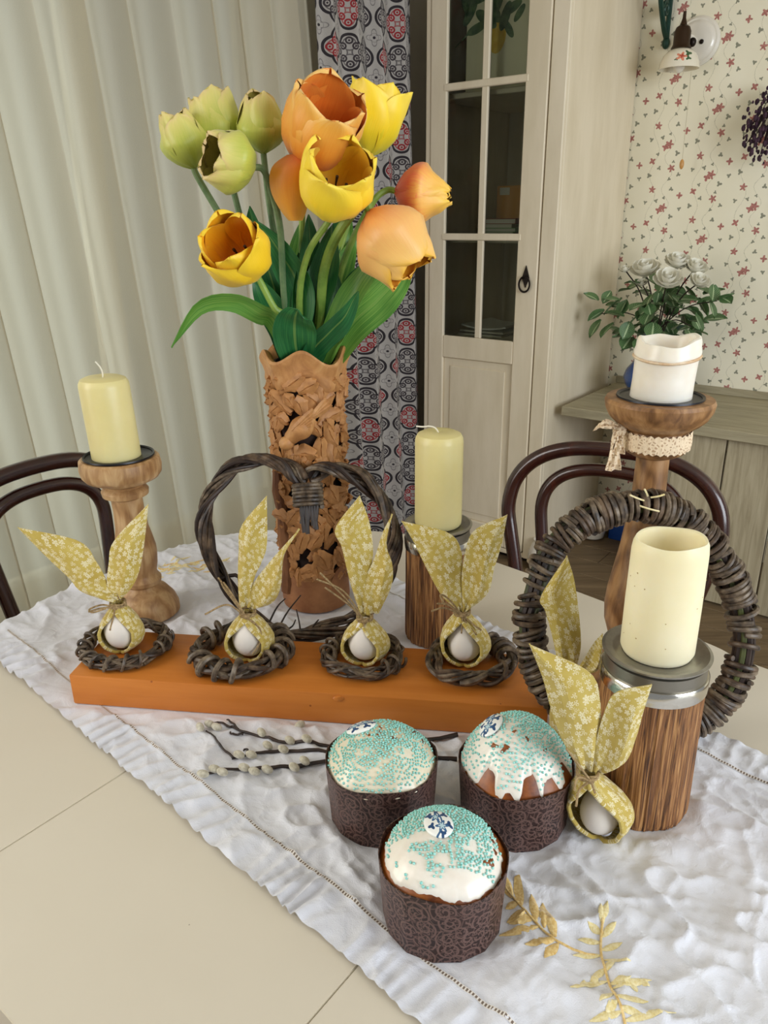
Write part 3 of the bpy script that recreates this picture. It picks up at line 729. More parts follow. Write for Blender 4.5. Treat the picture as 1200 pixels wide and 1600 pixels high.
# ------------------------------------------------------------------ wall things
wc = PT(1090, 66, WT)
sc_ = thing('wall_sconce', 'porcelain wall lamp with brown cap and flower painted shade', 'lamp', wc)
nb = -BX
Mw = axis_mat(wc, nb)
part('wall_plate', xf(lathe([(.078, 0.001), (.08, .012), (.072, .02), (.066, .02), (.06, .027), (.052, .03), (.0001, .032)], 40), Mw), 'white_ceramic', sc_)
hub = PT(1064, 60, WT - .13)
part('arm', tube(smooth_path([wc + nb * .03, wc * .5 + hub * .5 + np.array([0, 0, .012]), hub + np.array([0, 0, .0])], 10), .009, 10), 'white_ceramic', sc_)
part('screw', xf(blob((0, 0, 0), .008, .008, .004), axis_mat(PT(1096, 65, WT - .033), nb)), 'iron', sc_)
part('knob', blob(PT(1082, 66, WT - .1), .013, .013, .015), 'iron', sc_)
ax_ = PT(1064, 76, WT - .13)
part('cap', lathe([(.034, 0), (.031, .006), (.028, .012), (.028, .05), (.022, .064), (.012, .07), (.006, .09), (.005, .11), (.0001, .112)], 28, ax_), 'aged_brass', sc_)
def flower_shade(M_name):
    M = Mt(M_name, rough=.15, coat=.5); c = M.n('TexCoord'); s = M.n('SeparateXYZ'); M.l(c.outputs['UV'], s.inputs[0]); x, y = E(s.outputs[0]), E(s.outputs[1])
    f = rosette(x, y, .0, .5, .24, 5); f2 = rosette(x, y, .02, .52, .11, 4, 1); lf = rosette(x, y, .3, .66, .18, 3).max(rosette(x, y, .28, .4, .13, 3, 1)).max(rosette(x, y, -.2, .36, .08, 3, 2))
    c_ = M.mix(lf, (236, 228, 208), (60, 96, 62)); c_ = M.mix(f, c_, (222, 140, 110)); c_ = M.mix(f2, c_, (178, 70, 56)); M.col(c_)
flower_shade('painted_shade')
pr = np.array([(.028, -.002), (.04, -.006), (.055, -.02), (.064, -.04), (.068, -.062), (.065, -.062), (.06, -.04), (.05, -.02), (.03, -.006)]); V, F = lathe(pr, 48, ax_, caps=False)
th_ = (np.arctan2(V[:, 1] - ax_[1], V[:, 0] - ax_[0]) + PI / 2 + .25) ; uv = np.stack([th_ * .75, (V[:, 2] - ax_[2] + .062) / .06], -1)
part('shade', (V, F), 'painted_shade', sc_, uv=uv)
part('bulb', blob(ax_ - np.array([0, 0, .045]), .022, .022, .03, 16, 10), 'white_ceramic', sc_)
cb0 = PT(1080, 112, WT - .11); cb1 = PT(1066, 250, WT - .1)
part('pull_cord', tube(smooth_path([cb0, cb0 * .5 + cb1 * .5, cb1], 8), .0012, 5), 'cord_cream', sc_)
part('cord_bead', blob(cb1 - np.array([0, 0, .014]), .008, .008, .017), 'bead_amber', sc_)
# green iron bracket holding a shelf above the frame
b0 = PT(1042, 68, WT)
br = thing('shelf_bracket', 'dark green cast iron scroll bracket on the floral wallpaper', 'bracket', b0)
def brp(o, z): return b0 + nb * o + np.array([0, 0, z])
part('back_bar', tube([brp(.008, -.005), brp(.008, .32)], .009, 8), 'green_iron', br)
part('foot', blob(brp(.01, .0), .014, .014, .02), 'green_iron', br)
part('top_bar', tube([brp(.004, .31), brp(.26, .31)], .008, 8), 'green_iron', br)
part('brace', tube(smooth_path([brp(.012, .015), brp(.05, .045), brp(.10, .11), brp(.15, .2), brp(.25, .3)], 20), .0095, 8), 'green_iron', br)
a_ = np.linspace(0, 3.6 * PI, 40)
for (o0, z0, R) in ((.045, .1, .026), (.075, .17, .034), (.14, .26, .03), (.03, .2, .02)):
    P = np.array([brp(o0 + R * (1 - t / 13) * math.cos(t), z0 + R * (1 - t / 13) * math.sin(t)) for t in a_]); part('scroll', tube(P, .0055, 6), 'green_iron', br)
sv = thing('wall_shelf', 'cream wooden shelf on the green bracket above the wall lamp', 'shelf', brp(.13, .32), RZ)
s_b = float(b0 @ AX); part('board', RB(s_b - .08, s_b + .9, WT - .28, WT - .003, b0[2] + .322, b0[2] + .345), 'cream_cabinet', sv)
part('lip', RB(s_b - .08, s_b + .9, WT - .29, WT - .281, b0[2] + .316, b0[2] + .35), 'cream_cabinet', sv)
# dried flowers hanging at the right edge
dc = PT(1206, 195, WT - .07)
df = thing('dried_flowers', 'dark purple dried flower bunch hanging on the wall at right edge', 'flowers', dc)
gs = []; st_ = []
for i in range(260):
    v = rng.normal(size=3); v /= np.linalg.norm(v); r = .105 * random.random() ** .4; p = dc + v * r * np.array([1, .55, 1.15])
    s_ = random.uniform(.003, .0075); gs.append(blob(p, s_, s_, s_ * 1.5, 6, 5))
    if i % 4 == 0: st_.append(tube(smooth_path([dc + np.array([0, 0, .14]), dc * .6 + p * .4 + np.array([0, 0, .05]), p], 5), .0014, 5))
part('blossoms', merge(*gs), 'dried_purple', df, kind='stuff'); part('stalks', merge(*st_), 'dark_stem', df, kind='stuff')

# ------------------------------------------------------------------ bentwood chairs
def chair(label, loc, rz, W_=.235, top=.885):
    c = thing('bentwood_chair', label, 'chair', loc, rz, 'bentwood chairs at the table')
    # local: x across, back at y=0, seat towards -y (front)
    def hoop(w, zt, y0, n=44, squ=2.6, lean=.05):
        P = []
        zs_ = .47
        zc = zt - w * .72; pts = [(-w * .80, zs_), (-w * .86, zs_ + (zc - zs_) * .35), (-w * .95, zs_ + (zc - zs_) * .75)]
        for t_ in np.linspace(0, PI, 15):
            c_, s_ = math.cos(t_), math.sin(t_); pts.append((-w * math.copysign(abs(c_) ** .8, c_), zc + (zt - zc) * s_ ** .8))
        pts += [(-x, z) for x, z in pts[2::-1]]
        return smooth_path([(x, y0 + lean * (z - .47) / .4, z) for x, z in pts], n + 20)
    o_ = hoop(W_, top - .017, .0)
    legs = [(-W_ * .80, .0, .47), (W_ * .80, .0, .47)]
    part('back_hoop', tube(o_, .0165, 12), 'bentwood', c, world=False)
    i_ = hoop(W_ * .66, top - .062, -.002)
    part('inner_hoop', tube(i_, .0145, 12), 'bentwood', c, world=False)
    for sx in (-1, 1):
        part('back_leg', tube(smooth_path([(sx * W_ * .80, .0, .475), (sx * W_ * .82, .01, .3), (sx * W_ * .88, .05, .0)], 12), np.linspace(.0165, .013, 12), 10), 'bentwood', c, world=False)
        part('front_leg', tube(smooth_path([(sx * .15, -.34, .44), (sx * .165, -.36, .2), (sx * .18, -.38, 0)], 12), np.linspace(.019, .012, 12), 10), 'bentwood', c, world=False)
    a = np.linspace(0, 2 * PI, 40, endpoint=False); P = np.stack([.205 * np.cos(a), -.19 + .2 * np.sin(a), 0 * a + .455], -1)
    part('seat_ring', tube(P, .02, 10, closed=True), 'bentwood', c, world=False)
    part('seat', lathe([(.0001, .452), (.19, .452), (.195, .46), (.19, .468), (.1, .46), (.0001, .458)], 36, (0, -.19, 0)), 'bentwood', c, world=False)
    P = np.stack([.165 * np.cos(a), -.19 + .165 * np.sin(a), 0 * a + .24], -1); part('stretcher_ring', tube(P, .01, 8, closed=True), 'bentwood', c, world=False)
    return c
chair('dark brown bentwood chair with double hoop back behind the large wreath', W(-.555, 1.50, 0), RZ + .17, .227, .872)
chair('dark brown bentwood chair at the left edge beside the sheer curtain', W(-1.40, .735, 0), RZ + PI / 2, .195, .885)
# ------------------------------------------------------------------ table
TZ = .75
oc = [(.2, 1.0), (-.133, 1.02), (-.215, 1.041), (-.386, 1.075), (-.594, 1.104), (-.80, 1.117), (-.954, 1.031), (-1.03, .964), (-1.097, .846), (-1.118, .614), (-1.085, .44), (-1.0, .25), (-.85, .16), (-.45, .148), (0.3, .15), (.8, .16), (1.0, .25), (1.09, .45), (1.1, .6), (1.08, .8), (.98, .93), (.8, .98)]
OUT = smooth_path([(x, y, 0) for x, y in oc + oc[:1]], 160)[:-1, :2]
tb = thing('dining_table', 'cream lacquered extending dining table with rounded corners', 'table', W(0, .6, 0), RZ)
def clip_poly(poly, a, b):
    def cut(P, s0, sign):
        R = []
        for i in range(len(P)):
            p, q = P[i], P[(i + 1) % len(P)]; dp, dq = (p[0] - s0) * sign, (q[0] - s0) * sign
            if dp >= 0: R.append(p)
            if dp * dq < 0:
                t = dp / (dp - dq); R.append((p[0] + t * (q[0] - p[0]), p[1] + t * (q[1] - p[1])))
        return R
    return cut(cut([tuple(p) for p in poly], a, 1), b, -1)
def leaf_top(poly):
    bm = bmesh.new(); vb = [bm.verts.new((x, y, TZ - .028)) for x, y in poly]; f = bm.faces.new(vb)
    if f.normal.z < 0: f.normal_flip()
    r = bmesh.ops.extrude_face_region(bm, geom=[f]); vs_ = [e for e in r['geom'] if isinstance(e, bmesh.types.BMVert)]
    for v in vs_: v.co.z = TZ
    te = [e for e in bm.edges if all(v.co.z > TZ - .001 for v in e.verts)]
    bmesh.ops.recalc_face_normals(bm, faces=bm.faces[:])
    bmesh.ops.bevel(bm, geom=te, offset=.0009, segments=2, affect='EDGES')
    bm.verts.index_update(); V = np.array([v.co[:] for v in bm.verts]); F = [tuple(v.index for v in q.verts) for q in bm.faces]; bm.free(); return V, F
for a, b in ((-2, -.6604), (-.660, -.3004), (-.300, .28), (.2804, 2)):
    part('table_leaf', room(leaf_top(clip_poly(OUT, a, b))), 'cream_lacquer', tb)
for s_, t_ in ((-.9, .3), (-.9, .88), (.88, .3), (.88, .85)):
    part('leg', RB(s_ - .035, s_ + .035, t_ - .035, t_ + .035, 0, TZ - .03), 'cream_lacquer', tb)
for a in ((-.9, .9, .26, .285), (-.9, .9, .9, .925)): part('apron', RB(*a, TZ - .11, TZ - .03), 'cream_lacquer', tb)
for a in ((-.935, -.91, .3, .88), (.9, .925, .3, .86)): part('apron', RB(*a, TZ - .11, TZ - .03), 'cream_lacquer', tb)

# ------------------------------------------------------------------ tablecloth
CD = np.array([.7337, -.6794]); CN = np.array([.6794, .7337])
FLAT = []     # (x, y, r) where something heavy presses the cloth
def q_far(p): return .812 + .065 * np.clip((-p - .2) / .6, 0, 1)
_r = np.random.default_rng(42); NS = 190
SEG_C = np.stack([_r.uniform(-1.2, .75, NS), _r.uniform(.37, .80, NS)], -1); SEG_A = np.where(_r.random(NS) < .6, _r.normal(-.15, .35, NS), _r.uniform(0, PI, NS)); SEG_L = _r.uniform(.025, .12, NS); SEG_H = _r.uniform(.0012, .0034, NS); SEG_W = _r.uniform(.005, .011, NS); SEG_K = _r.uniform(-4, 4, NS)
def creases(p, q):
    sh_ = p.shape; p = p.ravel(); q = q.ravel(); out = np.zeros(len(p))
    for k0 in range(0, len(p), 4000):
        dp = p[k0:k0 + 4000, None] - SEG_C[:, 0]; dq = q[k0:k0 + 4000, None] - SEG_C[:, 1]
        u = dp * np.cos(SEG_A) + dq * np.sin(SEG_A); v = -dp * np.sin(SEG_A) + dq * np.cos(SEG_A) - SEG_K * u * u
        e = np.clip(1 - (u / SEG_L) ** 2, 0, 1); out[k0:k0 + 4000] = (SEG_H * e * np.clip(1 - np.abs(v) / (SEG_W * (.35 + .65 * e) + 1e-6), 0, 1) ** 1.4).max(1)
    return out.reshape(sh_)
def cloth_h(x, y):
    x = np.asarray(x, float); y = np.asarray(y, float); p = x * CD[0] + y * CD[1]; q = x * CN[0] + y * CN[1]
    w = fbm(x * 5, y * 5, 4, 2) * .5
    r1 = 1 - np.abs(2 * vnoise(p * 9 + q * 7 + w * 3, q * 15 - p * 4 + w * 2, 31) - 1)
    r2 = 1 - np.abs(2 * vnoise(p * 22 - q * 16 + w * 6, q * 30 + p * 10, 57) - 1)
    r3 = 1 - np.abs(2 * vnoise(p * 70 + w * 9, q * 75 + p * 12, 77) - 1)
    amp = .5 + .9 * vnoise(x * 6, y * 6, 91)
    h = .0056 * r1 ** 4 + .0048 * amp * r2 ** 3.2 + .0019 * amp * r3 ** 2.2
    h = h + creases(np.atleast_1d(p), np.atleast_1d(q)).reshape(np.shape(p))
    # gathered borders outside the hem stitching
    dn = q - .313; df_ = q_far(p) - q
    for dd, sd in ((dn, 5), (df_, 8)):
        bw = sstep(.052, .03, dd)
        pk = np.sin(2 * PI * (p * 46 + 2.6 * vnoise(p * 15, q * 4, sd) + 1.1 * fbm(p * 45, q * 26, sd + 2, 2))) * .5 + .5
        h = h * (1 - bw) + bw * (.0056 * pk ** 1.6 * (.15 + 1.1 * vnoise(p * 17, q * 9, sd + 3)) + .0030 * r2 ** 2.5 + .0014 * r3 ** 2 + .0006)
        h = h + .0012 * np.exp(-((dd - .044) / .003) ** 2)
    for fx, fy, fr in FLAT:
        h = h * sstep(fr * .9, fr * 1.35, np.hypot(x - fx, y - fy))
    return h + TZ + .0012
# ------------------------------------------------------------------ where the things stand on the cloth
CZ = TZ + .0022
pTF = PZ(995, 1246, CZ); pLC = PZ(231, 956, CZ); pRC = np.array([.312, .850, CZ]); pTM = PZ(682, 990, CZ); pVA = PZ(495, 936, CZ)
pKF = np.array([.047, .508, CZ]); pKL = np.array([-.006, .633, CZ]); pKR = np.array([.129, .627, CZ])
BE = np.array([.990, -.140]); BN = np.array([.140, .990]); BFL = np.array([-.399, .827]); BLEN, BWID, BH = .592, .115, .043
BT = CZ + BH
FLAT += [(pTF[0], pTF[1], .05), (pTM[0], pTM[1], .05), (pVA[0], pVA[1], .058), (pLC[0], pLC[1], .055), (pRC[0], pRC[1], .055), (pKF[0], pKF[1], .05), (pKL[0], pKL[1], .05), (pKR[0], pKR[1], .05)]
for i in range(9):
    c = BFL + BE * BLEN * i / 8 + BN * BWID / 2; FLAT.append((c[0], c[1], .062))
p_ = np.arange(-1.34, .8, .0028); qn = np.linspace(0, 1, 190)
P_, Q_ = np.meshgrid(p_, qn, indexing='ij')
e0_ = .313 + .0035 * (vnoise(P_ * 22, 0 * P_, 3) - .5) + .002 * (vnoise(P_ * 70, 0 * P_, 6) - .5)
e1_ = q_far(P_) + .0035 * (vnoise(P_ * 22, 0 * P_ + 5, 9) - .5)
Q_ = e0_ + (e1_ - e0_) * Q_
X_ = P_ * CD[0] + Q_ * CN[0]; Y_ = P_ * CD[1] + Q_ * CN[1]; Z_ = cloth_h(X_, Y_)
# beyond the table edge the cloth hangs down
OW = OUT @ np.array([AX[:2], BX[:2]])
def hang(X, Y, Z):
    sh_ = X.shape; x = X.ravel().copy(); y = Y.ravel().copy(); z = Z.ravel().copy()
    nb_ = np.roll(OW, -1, 0); idx = np.where(x < -.1)[0]
    cr = np.zeros(len(idx), int)
    for a, b in zip(OW, nb_):
        c = ((a[1] > y[idx]) != (b[1] > y[idx])); xi = (b[0] - a[0]) * (y[idx] - a[1]) / (b[1] - a[1] + 1e-15) + a[0]; cr += (c & (x[idx] < xi))
    o_ = idx[cr % 2 == 0]
    if len(o_):
        ab = nb_ - OW; best = np.full(len(o_), 9e9); cx = np.zeros(len(o_)); cy = np.zeros(len(o_))
        for a, d in zip(OW, ab):
            t = np.clip(((x[o_] - a[0]) * d[0] + (y[o_] - a[1]) * d[1]) / (d @ d), 0, 1); px = a[0] + t * d[0]; py = a[1] + t * d[1]
            dd = np.hypot(x[o_] - px, y[o_] - py); k = dd < best; best[k] = dd[k]; cx[k] = px[k]; cy[k] = py[k]
        ux = (x[o_] - cx) / (best + 1e-9); uy = (y[o_] - cy) / (best + 1e-9); w = np.minimum(best, .006) + .012 * np.maximum(0, best - .01) * (1 + np.sin((cx - cy) * 70))
        x[o_] = cx + ux * w; y[o_] = cy + uy * w; z[o_] = z[o_] - np.maximum(0, best - .003)
    return x.reshape(sh_), y.reshape(sh_), z.reshape(sh_)
X_, Y_, Z_ = hang(X_, Y_, Z_)
tc = thing('table_runner', 'crumpled white linen table runner with gold embroidery and hemstitched border', 'tablecloth', (0, .75, TZ))
part('linen', grid(np.stack([X_, Y_, Z_], -1)), 'white_linen', tc, sharp=0)
for side in (0, 1):
    pp = np.arange(-1.1, .8, .004); P = []; uv = []
    for p in pp:
        qc = (.313 + .044) if side == 0 else (q_far(np.array(p)) - .048)
        for u in (-.5, .5):
            q = qc + u * .0034; x, y = p * CD + q * CN; P.append((x, y, 0)); uv.append((p, u + .5))
    P = np.array(P); P[:, 2] = cloth_h(P[:, 0], P[:, 1]) + .0006
    part('hem_stitch', grid(P.reshape(-1, 2, 3)), 'hem_stitching', tc, uv=np.array(uv), label='drawn-thread ladder stitching')
def eleaf(a, b, w, mat, nm='embroidered_leaf'):
    a = PZ(*a, TZ + .004)[:2]; b = PZ(*b, TZ + .004)[:2]; d = b - a; L = np.linalg.norm(d); d = d / L; nn = np.array([-d[1], d[0]]); P = []
    for v in np.linspace(0, 1, 7):
        ww = w * math.sin(PI * (v * .94 + .04)) ** .8
        for u in (-1, -.5, 0, .5, 1):
            c = a + d * L * v + nn * u * ww; P.append((c[0], c[1], float(cloth_h(c[0], c[1])) + .0003 + .0007 * (1 - u * u)))
    part(nm, grid(np.array(P).reshape(7, 5, 3)), mat, tc)
def estem(pts, r=.0011):
    P = smooth_path([PZ(x, y, TZ + .004) for x, y in pts], 30); P[:, 2] = cloth_h(P[:, 0], P[:, 1]) + .0006; part('embroidered_stem', tube(P, r, 6), 'gold_thread', tc)
estem([(790, 1385), (812, 1420), (838, 1448), (868, 1474), (905, 1487), (930, 1490)]); estem([(941, 1440), (939, 1480), (945, 1515), (958, 1560), (975, 1600), (985, 1640)])
for a, b in [((815, 1420), (806, 1370)), ((812, 1412), (790, 1420)), ((835, 1440), (795, 1442)), ((838, 1446), (830, 1402)), ((850, 1455), (848, 1412)), ((842, 1452), (780, 1460)), ((866, 1470), (858, 1430)), ((868, 1472), (820, 1480)), ((872, 1478), (850, 1500)), ((800, 1405), (788, 1372)), ((868, 1470), (850, 1418)), ((822, 1428), (792, 1440))]:
    eleaf(a, b, .0042, 'gold_thread')
for a, b in [((941, 1442), (948, 1418)), ((941, 1448), (938, 1420)), ((940, 1458), (918, 1445)), ((941, 1462), (962, 1446)), ((940, 1470), (903, 1466)), ((940, 1482), (972, 1472)), ((941, 1490), (895, 1494)), ((943, 1500), (985, 1505)), ((946, 1515), (925, 1530)), ((945, 1520), (960, 1500)), ((950, 1535), (890, 1548)), ((952, 1542), (985, 1532)), ((955, 1550), (1018, 1532)), ((957, 1560), (935, 1575)), ((960, 1568), (1012, 1572)), ((963, 1575), (945, 1590)), ((966, 1585), (1000, 1592)), ((970, 1590), (920, 1600)), ((975, 1600), (1055, 1590)), ((925, 1545), (932, 1522)), ((985, 1540), (995, 1556)), ((915, 1548), (912, 1534)), ((1000, 1535), (1015, 1545))]:
    eleaf(a, b, .0031, 'pale_gold_thread')
for i in range(44):   # embroidery near the far left end
    x = random.uniform(215, 345); y = 905 - (x - 215) * .36 + random.uniform(-6, 14)
    if x > 285: y += 12
    eleaf((x, y), (x + random.uniform(10, 20), y + random.uniform(-9, 2)), .0032, random.choice(['gold_thread', 'pale_gold_thread']))

# ------------------------------------------------------------------ orange beam
V, F = bbox(0, BLEN, 0, BWID, CZ, BT, .0022, 2)
W2 = lambda V: np.stack([BFL[0] + V[:, 0] * BE[0] + V[:, 1] * BN[0], BFL[1] + V[:, 0] * BE[1] + V[:, 1] * BN[1], V[:, 2]], -1)
bmg = thing('orange_beam', 'orange painted wooden beam lying on the white runner', 'beam', (*(BFL + BE * BLEN / 2 + BN * BWID / 2), CZ), math.atan2(BE[1], BE[0]))
part('timber', (W2(V), F), 'orange_paint', bmg)
sp_ = W2(np.array([[.345, -.0006, BT - .006]]))[0]
part('splinter', blob(sp_, .007, .0025, .004, 8, 5), 'orange_paint', bmg)

# ------------------------------------------------------------------ candlesticks and candles
def wick(pts, r=.0011, mat='wick_white', parent=None): part('wick', tube(smooth_path(pts, 12), r, 6), mat, parent)
def candle(label, base, R, H, mat='wax_yellow', tilt=(0, 0), wk=None):
    o = thing('pillar_candle', label, 'candle', base, 0, 'pillar candles')
    pr = [(.0001, 0), (R * .93, 0), (R * .99, .003), (R, .008), (R, H - .012), (R * .98, H - .007), (R * .9, H - .002), (R * .7, H + .001), (R * .35, H + .002), (.006, H + .001), (.0001, H)]
    g = lathe(pr, 48, (0, 0, 0)); sh_ = np.array([[1, 0, tilt[0]], [0, 1, tilt[1]], [0, 0, 1]])
    part('wax', (g[0] @ sh_.T, g[1]), mat, o, world=False)
    if wk: part('wick', tube(smooth_path([np.array(p) + np.array([tilt[0] * H, tilt[1] * H, H]) for p in wk], 12), .0011, 6), 'wick_white', o, world=False)
    return o
# left candlestick (heights measured from the cloth)
lc = thing('wooden_candlestick', 'pale turned wooden candlestick with a black metal dish, left of the beam', 'candlestick', pLC)
pr = [(.046, 0), (.05, .004), (.05, .014), (.046, .026), (.036, .04), (.027, .046), (.025, .05), (.029, .054), (.03, .06), (.026, .066), (.0245, .07), (.028, .085), (.03, .1), (.03, .112), (.027, .13), (.024, .145), (.0225, .17), (.0225, .192), (.026, .194), (.033, .197), (.034, .204), (.031, .208), (.027, .21), (.028, .213), (.042, .219), (.052, .224), (.0565, .23), (.058, .24), (.0565, .252), (.053, .255), (.048, .255), (.046, .249), (.0001, .247)]
def tilt_(g): V = np.array(g[0], float); V[:, 0] += -.042 * (V[:, 2] - pLC[2]); return V, g[1]
part('turned_stem', tilt_(lathe(pr, 56, pLC)), 'mango_wood_pale', lc)
part('metal_dish', lathe([(.0001, .2475), (.042, .2475), (.0455, .25), (.0475, .2575), (.05, .2585), (.0505, .2565), (.049, .2555)], 48, pLC - np.array([.0105, 0, 0])), 'black_metal', lc, label='black metal candle dish')
candle('tall pale yellow pillar candle on the left candlestick', pLC + np.array([-.0135, 0, .248]), .0345, .122, 'wax_yellow', (-.035, 0), [(0, 0, -.003), (.001, 0, .006), (-.001, 0, .014), (-.007, 0, .022)])
# right candlestick with lace
rc = thing('wooden_candlestick', 'brown turned wooden candlestick with lace ribbon behind the large wreath', 'candlestick', pRC)
z0 = .373
pr = [(.05, 0), (.054, .005), (.054, .016), (.048, .03), (.034, .044), (.028, .05), (.031, .056), (.028, .064), (.03, .08), (.036, .1), (.0375, .12), (.036, .14), (.031, .17), (.026, .2), (.022, .235), (.019, .27), (.0185, .3), (.0185, .313), (.026, .316), (.033, .32), (.037, .326), (.038, .342), (.036, .346), (.039, .349), (.047, .354), (.054, .361), (.0585, .37), (.06, .378), (.058, .382), (.046, .383), (.044, .376), (.0001, .374)]
part('turned_stem', lathe(pr, 56, pRC), 'mango_wood', rc)
part('metal_dish', lathe([(.0001, .3755), (.04, .3755), (.0425, .378), (.0445, .384), (.0475, .385), (.0478, .383)], 48, pRC), 'black_metal', rc, label='black metal candle dish')
a_ = np.linspace(0, 2 * PI, 120, endpoint=False)
P = np.array([[(pRC[0] + (r + .0006 * math.sin(a * 40 + j)) * math.cos(a), pRC[1] + (r + .0006 * math.sin(a * 40 + j)) * math.sin(a), pRC[2] + z + (.0012 * math.sin(a * 30) if j in (0, 4) else 0)) for a in a_] for j, (r, z) in enumerate([(.0385, .325), (.0392, .330), (.0395, .335), (.0393, .340), (.0385, .3455)])])
part('lace_ribbon', grid(P, cv=True), 'lace', rc, label='beige lace ribbon tied round the cup')
for pts, w_ in (([(962, 668), (955, 665), (940, 662), (934, 667)], .006), ([(966, 672), (963, 690), (960, 715), (958, 735)], .0075), ([(966, 672), (968, 690), (966, 710)], .006)):
    c = smooth_path([PY(x, y, .832) for x, y in pts], 9); hv = np.array([.7, .2, .7]) if len(pts) == 4 and pts[0][0] == 962 and pts[-1][0] < 950 else np.array([1, .3, 0])
    P = np.array([[p + hv * u * w_ * (.6 + .6 * i / 8) + np.array([0, -.003 * math.cos(u * 5 + i), .0]) for u in np.linspace(-1, 1, 7)] for i, p in enumerate(c)])
    V, F = shell(*grid(P), .0008); part('lace_end', (V, F), 'lace', rc)
part('lace_knot', blob(PY(968, 672, .838), .008, .007, .008), 'lace', rc)
# burnt white candle
bc = thing('pillar_candle', 'partly burnt white pillar candle with sagging rim on the lace-tied candlestick', 'candle', pRC + np.array([0, 0, .376]), 0, 'pillar candles')
n_ = 64; a = np.linspace(0, 2 * PI, n_, endpoint=False); R = .0335; H = .071
rings = []; KZ = H / .078
for r, z, wv in [(.0001, 0, 0), (R * .97, 0, 0), (R, .003, 0), (R * .985, .03, 0), (R, .052, 0), (R * 1.02, .056, .3), (R * 1.055, .0585, .6), (R * 1.06, .062, .8), (R * 1.02, .066, 1), (R * 1.01, .073, 1), (R * .97, .0775, 1), (R * .9, .078, 1.2), (R * .8, .075, 1.6), (R * .72, .066, 1.2), (R * .66, .057, .5), (R * .4, .052, .2), (.0001, .051, 0)]:
    z = z * KZ; dz = .004 * wv * (np.sin(a * 1 + .8) * .6 + .5 * np.sin(a * 2 + 2.2) + .25 * np.sin(a * 5)); dr = .0012 * wv * np.sin(a * 3 + 1)
    rings.append(np.stack([(r + dr * (r > .001)) * np.cos(a), (r + dr * (r > .001)) * np.sin(a), z + dz], -1))
V, F = grid(np.array(rings), cv=True); V = V.copy(); V[:, 0] += .04 * V[:, 2]
part('wax', (V, [q[::-1] for q in F]), 'wax_white', bc, world=False)
P = np.stack([(R * 1.048) * np.cos(a) + .002, (R * 1.048) * np.sin(a), .057 * KZ + .0025 * (np.sin(a + .8) * .6 + .5 * np.sin(a * 2 + 2.2))], -1)
part('wax_stain', tube(P, .0017, 6, closed=True), 'wax_stain', bc, world=False)
part('wick', tube([(0, 0, .045), (.001, 0, .05), (.003, 0, .054)], .0012, 6), 'wick_black', bc, world=False)
# trunk shaped holders
def trunk(label, base, R, H, seed):
    o = thing('trunk_candle_holder', label, 'candle holder', base, 0, 'trunk candle holders')
    n = 220; a = np.linspace(0, 2 * PI, n, endpoint=False); rows = []
    for z in np.linspace(0, H, 26):
        zz = z * 9
        rr = R * (1 - .0) + .0016 * (vnoise(a * 26 + seed, zz * .5 + 0 * a, seed) - .5) + .0016 * (np.abs(2 * vnoise(a * 11, zz * .35 + 0 * a, seed + 4) - 1) - .5)
        if z < 1e-6: rr = rr - .001
        rows.append(np.stack([rr * np.cos(a), rr * np.sin(a), 0 * a + z], -1))
    V, F = grid(np.array(rows), cv=True); F = [q[::-1] for q in F]; F += [tuple(range(n)), tuple(range(25 * n, 26 * n))[::-1]]
    part('bark_body', (V, F), 'trunk_bark', o, world=False, sharp=60)
    part('metal_band', lathe([(R - .004, H - .008), (R + .0012, H - .008), (R + .0015, H - .004), (R + .0015, H + .006), (R + .0005, H + .0075), (R - .006, H + .0075)], 64), 'polished_rim', o, world=False, label='shiny metal rim band')
    part('metal_collar', lathe([(R - .008, H + .002), (R - .001, H + .0035), (R - .0015, H + .020), (R - .006, H + .021)], 64), 'dark_pewter', o, world=False)
    part('metal_plate', lathe([(.0001, H + .021), (R * .8, H + .0205), (R - .003, H + .022), (R + .0015, H + .0245), (R + .002, H + .0265), (R - .001, H + .0275), (R * .86, H + .0255), (R * .8, H + .0245), (.0001, H + .0245)], 64), 'pewter', o, world=False)
    return H + .025
h1 = trunk('bark-covered trunk candle holder with metal plate, behind the beam', pTM, .0455, .150, 5)
candle('pale yellow pillar candle with curled wick on the holder behind the beam', pTM + np.array([0, 0, h1]), .0325, .131, 'wax_yellow', (0, 0), [(0, 0, -.003), (-.005, -.001, .006), (-.013, -.001, .009), (-.022, 0, .008), (-.031, 0, .009)])
h2 = trunk('large bark-covered trunk candle holder with metal plate, nearest the camera', pTF, .0495, .155, 9)
base = pTF + np.array([0, 0, h2]); R = .0345; H = .118
o = thing('hollow_candle', 'ivory flameless pillar candle with hollow top on the front trunk holder', 'candle', base, 0, 'pillar candles')
a = np.linspace(0, 2 * PI, 56, endpoint=False); rings = []
for r, z, wv in [(.0001, 0, 0), (R * .94, 0, 0), (R, .005, 0), (R * 1.0, .05, 0), (R * .985, H - .012, .3), (R * .96, H - .004, 1), (R * .91, H, 1), (R * .85, H - .001, 1), (R * .81, H - .006, .6), (R * .79, H - .025, 0), (R * .7, H - .034, 0), (.0001, H - .036, 0)]:
    rings.append(np.stack([r * np.cos(a), r * np.sin(a), z + .0018 * wv * np.sin(a + 2.4) + .0006 * wv * np.sin(4 * a)], -1))
V, F = grid(np.array(rings), cv=True); part('wax', (V, [q[::-1] for q in F]), 'wax_ivory', o, world=False)
sp = []
for i in range(16):
    t_ = random.uniform(-PI, 0); z = random.uniform(.02, .105); sp.append(xf(blob((0, 0, 0), random.uniform(.0005, .0011), random.uniform(.0004, .0008), .0003, 6, 4), axis_mat((R * .998 * math.cos(t_), R * .998 * math.sin(t_), z), (math.cos(t_), math.sin(t_), 0))))
